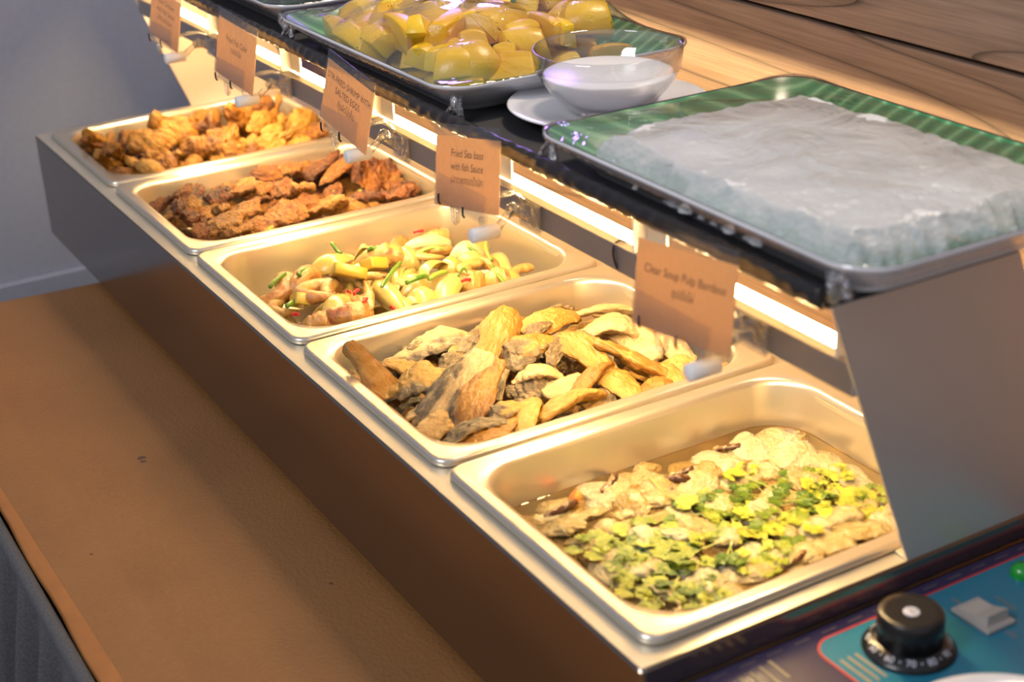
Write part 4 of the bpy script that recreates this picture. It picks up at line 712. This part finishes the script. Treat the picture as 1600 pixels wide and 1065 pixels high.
loft(bm, [[(x, y, -.0350) for x, y in lp], [(x, y, -.0338) for x, y in lp], [(x + (.001 if x < 1.21 else -.001), y + (.001 if y < .16 else -.001), -.0345) for x, y in lp]])
o = link('soup_broth', bm, m); tag(o, 'amber clear broth filling the nearest steel pan', 'soup', kind='stuff')
ob = [put('bamboo_pulp', PUL[r[7]], r, roll=RND.uniform(-.5, .5), zs=.62) for r in T_pulp]
for o in ob: o.location.z = -.0355 + RND.uniform(-.003, .003); o.scale = (o.scale[0] * 1.25, o.scale[1] * 1.3, o.scale[2] * 1.1)
named(ob, T_pulp, 'pale frilly bamboo pulp', 'the soup', 'bamboo pulp', 'bamboo pulp pieces floating in the soup', 5, ROW5)
for i in range(5):
    for j in range(6):
        r = (4 * P + .050 + i * .043 + RND.uniform(-.006, .006), .045 + j * .048 + RND.uniform(-.006, .006), -.0440, RND.uniform(0, PI), .056, .044, 0)
        tag(put('bamboo_pulp', PUL[(i + j) % 6], r, roll=RND.uniform(-.4, .4), zs=.5), 'sunken bamboo pulp, %s from left in the %s row under the soup' % (ORD[j + 1], ROW5[i]), 'bamboo pulp', 'sunken bamboo pulp')
ob = [put('mushroom_slice', MUS[r[7]], r, roll=.4, zs=.9) for r in T_mushroom]
named(ob, T_mushroom, lambda k: 'brown curved mushroom slice' if k == 0 else 'dark brown mushroom slice', 'the soup', 'mushroom', 'mushroom slices in the soup', 2, ('far', 'near'))
for r in T_carrot:
    bm = bmesh.new(); lathe(bm, [(0, -.5), (.42, -.5), (.5, -.4), (.5, .4), (.42, .5), (0, .5)], 20); o = link('carrot_slice', bm, M_carrot, None, True)
    o.location = r[:3]; o.rotation_euler = (.9, .3, r[3]); o.scale = (.012, .012, .006); tag(o, 'small orange carrot slice near the far left side of the soup', 'carrot')
for r, s in zip(T_peppercorn, ('black peppercorn beside coriander in the middle of the soup', 'tiny dark peppercorn at the right side of the soup', 'small dark peppercorn at the left of the soup')):
    bm = bmesh.new(); bmesh.ops.create_icosphere(bm, subdivisions=3, radius=.5)
    for v in bm.verts: v.co *= 1 + .12 * noise.noise(v.co * 5)
    o = link('peppercorn', bm, M_pepper, None, True); o.location = r[:3]; o.scale = (.0075,) * 3 if r[4] > .006 else (.0055,) * 3; tag(o, s, 'peppercorn')
for r in T_ring:
    bm = bmesh.new(); rg = []
    for k in range(30):
        a = .4 + 2.6 * k / 29; w = .10 + .05 * math.sin(k * .7)
        rg.append([bm.verts.new(((.5 - d) * math.cos(a), (.5 - d) * math.sin(a), z + .03 * math.sin(k * .9))) for d, z in ((0, 0), (0, .05), (w, .08), (w, .02))])
    for a, c in zip(rg, rg[1:]):
        for k in range(4): bm.faces.new((a[k], a[(k + 1) % 4], c[(k + 1) % 4], c[k]))
    bm.faces.new(rg[0]); bm.faces.new(rg[-1][::-1])
    o = link('bamboo_ring', bm, M_pulp, None, True); o.location = r[:3]; o.rotation_euler.z = r[3]; o.scale = (.048, .034, .03); tag(o, 'curved pale bamboo strip at the near front corner of the soup', 'bamboo')
ob = []
for i, r in enumerate(T_coriander):
    me, ms = COR[r[7]]; o = put('coriander_sprig', me, r, roll=RND.uniform(-.15, .15), zs=.75); o.scale = (r[4] * 1.8, r[4] * .9 + r[5] * .95, .018); o.location.z = -.0330; o.rotation_euler.z += RND.uniform(-1.5, 1.5)
    if r[7] == 4: o.location.z = -.030
    c = bpy.data.objects.new('stem', ms); COL.objects.link(c); c.parent = o; ob.append(o)
named(ob, T_coriander, lambda k: 'upright dark green coriander sprig' if k == 4 else 'yellow-green coriander sprig', 'the soup', 'coriander', 'coriander sprigs on the soup', 5, ROW5)
# ------------------------------------------------------------------ dishes on the shelf
SZ = 0.2047
m, nt, b = nodes('leaf_glaze'); mp = mapping(nt, (1, 1, 1), rot=(0, 0, .5)); wv = N(nt, 'TexWave', _wave_type='BANDS', _bands_direction='X', Scale=22.0, Distortion=2.0, Detail=2.0); L(nt, mp, 0, wv, 'Vector')
wv.inputs['Detail Scale'].default_value = 0.6
r = ramp(nt, [(0.0, (0.045, 0.20, 0.075)), (0.75, (0.085, 0.30, 0.12)), (0.97, (0.22, 0.46, 0.22))]); L(nt, wv, 0, r, 0); L(nt, r, 0, b, 'Base Color'); b.inputs['Roughness'].default_value = 0.22
M_leafglaze = m
M_rim = plain('purple_rim', (0.030, 0.012, 0.030), 0.2)
def platter_z(x, y, hx, hy):   # rim height swells gently at the corners
    return 0.0265 + 0.004 * (abs(x) / hx) ** 2 * (abs(y) / hy) ** 2
def make_platter(cx, cy, label, rot=0.0):
    r = empty('serving_platter', (cx, cy, SZ), rot); tag(r, label, 'platter', 'leaf-pattern platters on the shelf'); hx, hy = .180, .127
    def ring(d, z, rad=.030, bow=.004):
        out = []
        for x, y in rrect(-hx + d, hx - d, -hy + d, hy - d, max(.006, rad - d * .3), 8):
            zz = z if z < .02 else z - .0265 + platter_z(x, y, hx, hy); out.append((x, y, zz))
        return out
    def sub(lp, k=6):   # subdivide straight sides
        o = []
        for a, c in zip(lp, lp[1:] + lp[:1]):
            n = k if (Vector(a) - Vector(c)).length > .05 else 1
            for j in range(n): o.append(tuple(Vector(a).lerp(Vector(c), j / n)))
        return o
    bm = bmesh.new(); loft(bm, [sub(ring(.030, .0)), sub(ring(.0285, .0035)), sub(ring(.024, .006)), sub(ring(.004, .0225)), sub(ring(0, .0255)), sub(ring(.0012, .0270))], False, True); link('body', bm, M_white, r, True)
    bm = bmesh.new(); loft(bm, [sub(ring(.0012, .0270)), sub(ring(.0032, .0268))], False); link('rim_line', bm, M_rim, r, True)
    bm = bmesh.new(); loft(bm, [sub(ring(.0032, .0268)), sub(ring(.008, .0235)), sub(ring(.026, .0095)), sub(ring(.034, .0078))], True); link('leaf_glaze', bm, M_leafglaze, r, True)
    return r, hx, hy
def drape(cx, cy, rot, hx, hy, lumps, label, name='plastic_wrap', seed=0, tails=()):
    """taut film over the dish: a membrane relaxed over the food's height field, pinned at the rim"""
    nx, ny = 96, 70; X = np.linspace(-hx, hx, nx); Y = np.linspace(-hy, hy, ny); GX, GY = np.meshgrid(X, Y, indexing='ij')
    rim = np.vectorize(lambda x, y: platter_z(x, y, hx, hy))(GX, GY) + .0012
    floor = np.full_like(rim, -1.0)
    for (lx, ly, lz, rx, ry) in lumps:
        d = 1 - ((GX - lx) / rx) ** 2 - ((GY - ly) / ry) ** 2
        floor = np.maximum(floor, np.where(d > 0, lz * np.ones_like(d) - .010 * (1 - np.sqrt(np.maximum(d, 0))), -1))
    Z = np.maximum(rim, floor)
    edge = np.zeros_like(Z, bool); edge[0, :] = edge[-1, :] = True; edge[:, 0] = edge[:, -1] = True
    for _ in range(500):
        A = Z.copy(); A[1:-1, 1:-1] = (Z[:-2, 1:-1] + Z[2:, 1:-1] + Z[1:-1, :-2] + Z[1:-1, 2:]) / 4
        Z = np.where(edge, rim, np.maximum(A, floor))
    bm = bmesh.new(); V = {}
    cr = .030
    for i in range(nx):
        for j in range(ny):
            x, y = X[i], Y[j]
            # pull the square grid's corners in to the rounded rim
            ax, ay = max(0, abs(x) - (hx - cr)), max(0, abs(y) - (hy - cr)); m_ = max(ax, ay); q = math.hypot(ax, ay)
            if ax > 0 and ay > 0: s = m_ / q; x = math.copysign(hx - cr + ax * s, x); y = math.copysign(hy - cr + ay * s, y)
            V[i, j] = bm.verts.new((x, y, Z[i, j] + .0006 * noise.noise((x * 30, y * 30, seed)) * (not edge[i, j])))
    for i in range(nx - 1):
        for j in range(ny - 1): bm.faces.new((V[i, j], V[i + 1, j], V[i + 1, j + 1], V[i, j + 1]))
    # skirt of film folded down and under the rim
    per = [(i, 0) for i in range(nx)] + [(nx - 1, j) for j in range(1, ny)] + [(i, ny - 1) for i in range(nx - 2, -1, -1)] + [(0, j) for j in range(ny - 2, 0, -1)]
    low = []
    for n_, (i, j) in enumerate(per):
        p = V[i, j].co; s = .985 + .004 * math.sin(n_ * .9) + .003 * math.sin(n_ * 2.3 + seed)
        low.append((bm.verts.new((p.x * 1.004, p.y * 1.005, p.z - .0035)), bm.verts.new((p.x * s, p.y * (s - .008), p.z - .0065 + .0006 * math.sin(n_ * 1.7)))))
    for n_ in range(len(per)):
        a, c = per[n_], per[(n_ + 1) % len(per)]; la, lc = low[n_], low[(n_ + 1) % len(per)]
        bm.faces.new((V[a], la[0], lc[0], V[c])); bm.faces.new((la[0], la[1], lc[1], lc[0]))
    o = empty(name, (cx, cy, SZ), rot); tag(o, label, 'plastic wrap', 'clear wraps over the platters')
    me = bpy.data.meshes.new('film'); bm.to_mesh(me); bm.free(); link('film_sheet', me, M_film, o, True)
    for (tx, ty, sx) in tails:
        t = bmesh.new(); rd = random.Random(int(tx * 1000) + seed)
        for k in range(3):
            pts = [(tx + rd.uniform(-.004, .004), ty + rd.uniform(-.003, .003), .021), (tx + rd.uniform(-.010, .010) + sx * .4, ty - .004 + rd.uniform(-.006, .004), .014), (tx + sx + rd.uniform(-.011, .011), ty - .003 + rd.uniform(-.004, .006), .007 - .003 * k)]
            fine = [Vector(pts[0]).lerp(Vector(pts[1]), u / 6).lerp(Vector(pts[1]).lerp(Vector(pts[2]), u / 6), u / 6) for u in range(7)]
            tube(t, fine, .003, 9, True, [.0040, .0032, .0026, .0030, .0036, .0042, .0030], .6)
        link('twisted_tail', t, M_tail, o, True)
    return o
M_tail = film('bunched_film', (0.90, 0.90, 0.92), 0.15, 3.0, 120, 0.6, 0.16)
# mango platter
MX, MY = .7270, .2385
make_platter(MX, MY, 'leaf-green glazed platter heaped with mango chunks')
ob = [put('mango_chunk', MAN[r[7]], r, roll=(.0, .5, -.45, .25, -.2)[i % 5], zs=.92) for i, r in enumerate(T_mango)]
ML = ['golden mango chunk', 'faceted mango chunk', 'long mango wedge', 'thin-ended mango wedge']
named(ob, T_mango, lambda k: ML[k], 'the platter', 'mango', 'mango chunks heaped on the platter', 5, ('leftmost', 'second', 'middle', 'fourth', 'rightmost'))
for o in ob:
    o['label'] = o['label'].replace('from left in the', 'from the front in the').replace(' row of', ' column of')
for i in range(7):
    for j in range(4):
        r = (MX - .120 + i * .040, MY - .070 + j * .046, .2190, RND.uniform(0, PI), .046, .034, 0)
        tag(put('mango_chunk', MAN[(i + j) % 4], r, roll=RND.uniform(-.4, .4), zs=.75), 'lower mango chunk, %s from the front in the %s column under the heap' % (ORD[j + 1], ORD[i + 1]), 'mango', 'lower layer of mango chunks')
lum = [(r[0] - MX, r[1] - MY, r[2] - SZ + r[5] * .40, max(.018, r[4] * .5), max(.016, r[5] * .55)) for r in T_mango]
drape(MX, MY, 0, .180, .127, lum, 'clear shiny plastic wrap stretched over the mango platter', seed=3, tails=((-.166, -.112, -.004), (.168, -.113, .004)))
# third platter: dark leafy parcels, only its near corner shows
TX, TY = .3430, .2500
make_platter(TX, TY, 'white rimmed platter of dark glossy fruit at the far end of the shelf')
M_darkfruit = plain('dark_fruit', (0.012, 0.030, 0.012), 0.12, nz=0.6, nscale=25)
bm = bmesh.new(); bmesh.ops.create_icosphere(bm, subdivisions=4, radius=.5)
for v in bm.verts: v.co *= 1 + .10 * noise.noise(v.co * 3)
dm = bpy.data.meshes.new('fruit'); bm.to_mesh(dm); bm.free(); dm.shade_smooth(); dm.materials.append(M_darkfruit); lum = []
ob, rows = [], []
for i in range(5):
    for j in range(3):
        r = (TX - .125 + i * .062, TY - .068 + j * .065, .231, RND.uniform(0, 3), .058, .054, 0, 0); rows.append(r)
        ob.append(put('dark_fruit', dm, r, zs=.9)); lum.append((r[0] - TX, r[1] - TY, r[2] - SZ + .026, .024, .024))
for q, (o, r) in enumerate(zip(ob, rows)):
    tag(o, 'dark glossy fruit, %s from the right, %s row, far platter' % (ORD[5 - q // 3], ('front', 'middle', 'back')[q % 3]), 'fruit', 'dark fruit on the far platter')
drape(TX, TY, 0, .180, .127, lum, 'clear plastic wrap stretched over the far platter of dark fruit', seed=8, tails=((.168, -.113, .004),))
# bowl of coconut milk on a saucer
BX, BY = .9600, .2330
sa = empty('saucer', (BX, BY, SZ)); tag(sa, 'round white saucer under the glass bowl on the shelf', 'saucer')
bm = bmesh.new(); lathe(bm, [(0, .004), (.036, .004), (.042, .0055), (.070, .0105), (.0815, .0135), (.083, .0128), (.0822, .0118), (.068, .0075), (.046, .0010), (.044, 0), (.034, 0), (.033, .0015), (0, .0015)], 72); link('dish', bm, M_white, sa, True)
m = film('bowl_glass', (0.95, 0.955, 0.965), 0.04, 1.8, 20, 0.05, 0.05)
go = empty('glass_bowl', (BX, BY, SZ + .0050)); tag(go, 'clear glass bowl of white coconut milk standing on a saucer', 'bowl')
outer = [(0, 0), (.028, 0), (.030, .0015), (.041, .010), (.0500, .0200), (.0555, .0285), (.0570, .0330), (.0590, .0345), (.0600, .0400), (.0612, .0505)]
inner = [(.0606, .0522), (.0596, .0522), (.0588, .0505), (.0578, .0400), (.0566, .0350), (.0548, .0325), (.0530, .0285), (.0474, .0205), (.0380, .0115), (.026, .0040), (0, .0035)]
bm = bmesh.new(); lathe(bm, outer + inner, 88); link('bowl_body', bm, m, go, True)
m2, nt, b = nodes('coconut_milk'); b.inputs['Base Color'].default_value = (0.82, 0.82, 0.84, 1); b.inputs['Roughness'].default_value = 0.18; b.inputs['Subsurface Weight'].default_value = 0.1
mk_ = bmesh.new(); lathe(mk_, [(0, .0042), (.0255, .0047), (.0374, .0121), (.0468, .0211), (.0524, .0290), (.0532, .0310), (.0522, .0312), (0, .0310)], 72)
o = link('coconut_milk', mk_, m2, None, True); o.location = go.location; tag(o, 'thick white coconut milk filling the glass bowl', 'milk', kind='stuff')
# sticky rice platter
RX, RY = 1.2150, .2385
make_platter(RX, RY, 'leaf-green glazed platter carrying the slab of white rice')
m, nt, b = nodes('sticky_rice'); mp = mapping(nt); v = N(nt, 'TexVoronoi', Scale=230.0); n1 = N(nt, 'TexNoise', Scale=26.0, Detail=6.0); L(nt, mp, 0, v, 'Vector'); L(nt, mp, 0, n1, 'Vector')
r = ramp(nt, [(0.3, (0.60, 0.62, 0.63)), (0.7, (0.72, 0.74, 0.75))]); L(nt, n1, 0, r, 0); L(nt, r, 0, b, 'Base Color'); b.inputs['Roughness'].default_value = 0.4; b.inputs['Subsurface Weight'].default_value = 0.15; b.inputs['Subsurface Radius'].default_value = (.004, .004, .004)
bump(nt, b, v, 0, 0.35, 0.002)
bm = bmesh.new(); nx, ny = 120, 84; G = {}
for i in range(nx):
    for j in range(ny):
        u, w = i / (nx - 1) * 2 - 1, j / (ny - 1) * 2 - 1
        k = max(abs(u), abs(w)); q = (u * u + w * w) ** .5; s = 1 if q == 0 else (k / q) ** .22
        x, y = u * s * .153, w * s * .104
        ew = .008 * noise.noise((u * 4, w * 4, 2.0)) * k ** 3 + .006 * noise.noise((u * 13, w * 13, 5.0)) * k ** 3
        e = 1 - k
        z = .009 + .0215 * min(1, (max(0, e) / .13)) ** .6 + .0022 * noise.noise((x * 35, y * 35, 1)) * min(1, e * 8) + .0012 * noise.noise((x * 150, y * 150, 3)) - (.003 if k > .999 else 0)
        G[i, j] = bm.verts.new((x * (1 + ew * 8), y * (1 + ew * 8), z))
for i in range(nx - 1):
    for j in range(ny - 1): bm.faces.new((G[i, j], G[i + 1, j], G[i + 1, j + 1], G[i, j + 1]))
o = link('sticky_rice', bm, m, None, True); o.location = (RX, RY, SZ); tag(o, 'flat slab of white sticky rice spread over the nearest platter', 'rice', kind='stuff')
drape(RX, RY, 0, .180, .127, [(0, 0, .0350, .150, .105), (.07, .03, .0350, .08, .07), (-.07, -.02, .0350, .08, .07), (.06, -.04, .0350, .08, .05), (-.06, .03, .0350, .08, .06)], 'clear plastic wrap stretched over the slab of white rice', seed=5, tails=((-.168, -.112, .0), (.150, -.117, .004)))
# small plate on the control box
dp = empty('small_plate', (1.5320, .1160, CT - .0001)); tag(dp, 'small round white plate in the bottom right corner beside the knob', 'plate')
bm = bmesh.new(); lathe(bm, [(0, .005), (.034, .005), (.040, .0085), (.060, .0180), (.0685, .0215), (.0700, .0208), (.0690, .0190), (.058, .0135), (.040, .0020), (.038, 0), (.030, 0), (0, .0015)], 72); link('dish', bm, M_white, dp, True)

# ------------------------------------------------------------------ name cards in clear clips
m = bpy.data.materials.new('kraft_card'); m.use_nodes = True; nt = m.node_tree; b = nt.nodes['Principled BSDF']
mp = mapping(nt); tn = N(nt, 'TexNoise', Scale=240.0, Detail=4.0); L(nt, mp, 0, tn, 'Vector'); r = ramp(nt, [(0.3, (0.66, 0.47, 0.27)), (0.7, (0.74, 0.54, 0.32))]); L(nt, tn, 0, r, 0)
L(nt, r, 0, b, 'Base Color'); b.inputs['Roughness'].default_value = 0.5; tl = N(nt, 'BsdfTranslucent'); tl.inputs[0].default_value = (0.86, 0.62, 0.34, 1)
mx = N(nt, 'MixShader'); mx.inputs[0].default_value = 0.62; L(nt, b, 0, mx, 1); L(nt, tl, 0, mx, 2); L(nt, mx, 0, nt.nodes['Material Output'], 0)
M_card = m
M_sleeve = film('card_sleeve', (0.96, 0.96, 0.96), 0.3, 0.8, 60, 0.1, 0.03)
M_jaw = film('clear_jaw', (0.97, 0.97, 0.97), 0.12, 0.9, 30, 0.05, 0.02)
CARDS = [  # x of left and right at the bottom, bottom z, top z, shear of top, text rows (words, size, height on card, width)
    (.2080, .3080, .1560, .2190, .004, [('Fried Chicken', .0080, .68, .55), ('with Fish Sauce', .0080, .53, .62), ('ไก่ทอดน้ำปลา', .0080, .38, .50)], .00, 'name card for fried chicken'),
    (.4240, .5310, .1545, .2215, .003, [('Fried Fish Cake', .0088, .60, .54), ('ทอดมัน', .0085, .46, .26)], .10, 'name card reading Fried Fish Cake'),
    (.6985, .7975, .1640, .2275, .008, [('STIR-FRIED SHRIMP WITH', .0084, .66, .92), ('SALTED EGGS', .0084, .51, .52), ('กุ้งผัดไข่เค็ม', .0090, .34, .36)], .0, 'name card reading STIR-FRIED SHRIMP WITH SALTED EGGS'),
    (.9260, 1.0260, .1585, .2225, -.012, [('Fried Sea bass', .0086, .66, .50), ('with fish Sauce', .0086, .50, .50), ('ปลากะพงทอดน้ำปลา', .0086, .34, .50)], .12, 'name card reading Fried Sea bass with fish Sauce'),
    (1.2050, 1.3080, .1515, .2170, -.008, [('Clear Soup Pulp Bamboo', .0082, .59, .82), ('ซุปเยื่อไผ่', .0082, .42, .22)], .14, 'name card reading Clear Soup Pulp Bamboo')]
lean = math.atan2(.012, .065)
for ci, (xa, xb, za, zb, dx, rows, shr, lab) in enumerate(CARDS):
    w = xb - xa; hgt = (zb - za) / math.cos(lean); xc = (xa + xb) / 2
    R0 = Matrix.Rotation(PI / 2 - lean, 4, 'X')           # card plane: x along the shelf, y up, leaning back
    nc = empty('name_card', (xc, .0880, za)); nc.matrix_world = Matrix.Translation((xc, .0880, za)) @ R0 @ Matrix.Rotation(-math.atan2(dx, hgt), 4, 'Z')
    tag(nc, 'kraft paper %s at the shelf front' % lab, 'name card', 'kraft name cards along the shelf')
    ph = hgt * .86
    boxo('paper', M_card, nc, -w / 2, w / 2, 0.0, ph, -.00025, .00025)
    boxo('clear_sleeve', M_sleeve, nc, -w / 2 - .0008, w / 2 + .0008, 0.0, hgt, .0006, .0011)
    for k, (s, sz, fy, fw) in enumerate(rows):
        text('lettering', s, sz, M_ink, nc, (0.0, hgt * fy, .0004), (0, 0, 0), 'CENTER', 1.0, shr, 0.0, w * fw)
    # the clip that holds it
    cl = empty('card_clip', (xc, .0880, za)); tag(cl, 'clear plastic swivel clip holding the %s' % lab.replace('name card reading', 'card reading').replace('name card', 'card'), 'clip', 'clear clips on the lamp rail')
    Rl = Matrix.Rotation(-lean, 4, 'X')
    def part(nm, bm, mat, smooth=False):
        o = link(nm, bm, mat, cl, smooth); return o
    bm = bmesh.new(); box(bm, -w * .47, w * .30, -.0030, -.0014, -.0020, .0185, .0005); box(bm, -w * .47, w * .30, .0012, .0026, -.0020, .0120, .0005); box(bm, -w * .47, w * .30, -.0030, .0026, -.0035, -.0020, .0004); o = part('jaw', bm, M_jaw); o.matrix_local = Rl
    for hx_ in (-w * .38, w * .02):
        bm = bmesh.new(); tube(bm, [(hx_, -.0042, .0040), (hx_ + .0008, -.0048, .0010), (hx_, -.0045, -.0030), (hx_ - .0006, -.0028, -.0052)], .0009, 8); part('hook', bm, M_black, True)
    bm = bmesh.new(); tube(bm, [(-w * .22, -.001, -.003), (-w * .21, -.001, -.013), (-w * .17, -.001, -.016), (-w * .13, -.001, -.013), (-w * .12, -.001, -.003)], .0016, 8, True); part('loop_tab', bm, M_clear, True)
    bx = w * .17
    bm = bmesh.new(); lathe(bm, [(0, -.0120), (.0050, -.0120), (.0060, -.0112), (.0060, .0112), (.0050, .0120), (0, .0120)], 24); o = part('barrel', bm, M_whitepl, True); o.rotation_euler = (PI / 2, 0, 0); o.location = (bx, .006, -.0155)
    bm = bmesh.new(); tube(bm, [(bx, .004, -.0155), (bx, .004, -.002)], .0022, 10); tube(bm, [(bx, .016, -.0155), (bx - .004, .026, -.010), (bx - .010, .036, -.0065)], .0034, 10, True, [.0036, .0030, .0036]); part('arm', bm, M_clear, True)
    bm = bmesh.new(); bmesh.ops.create_uvsphere(bm, u_segments=20, v_segments=12, radius=.0058); o = part('ball_joint', bm, M_clear, True); o.location = (bx - .011, .038, -.006)
    bm = bmesh.new()
    zr = .1440 - za                                       # rail height seen from the clip
    box(bm, bx - .028, bx + .004, .0545, .0685, zr + .0088, zr + .0110, .0008); box(bm, bx - .028, bx + .004, .0535, .0552, zr - .012, zr + .0110, .0006)
    box(bm, bx - .028, bx + .004, .0545, .0680, zr - .0105, zr - .0085, .0008); tube(bm, [(bx - .012, .038, -.006), (bx - .012, .054, zr)], .0045, 10); part('clamp', bm, M_clear)
    for q in (0, 1):
        bm = bmesh.new(); tube(bm, [(bx - .018 - .006 * q, .016 + .004 * q, .004 - .002 * q), (bx - .017 - .006 * q, .032, .0045), (bx - .018 - .006 * q, .046, .004), (bx - .019 - .006 * q, .056, zr + .008)], .0015, 8); part('spring_loop', bm, M_clear, True)
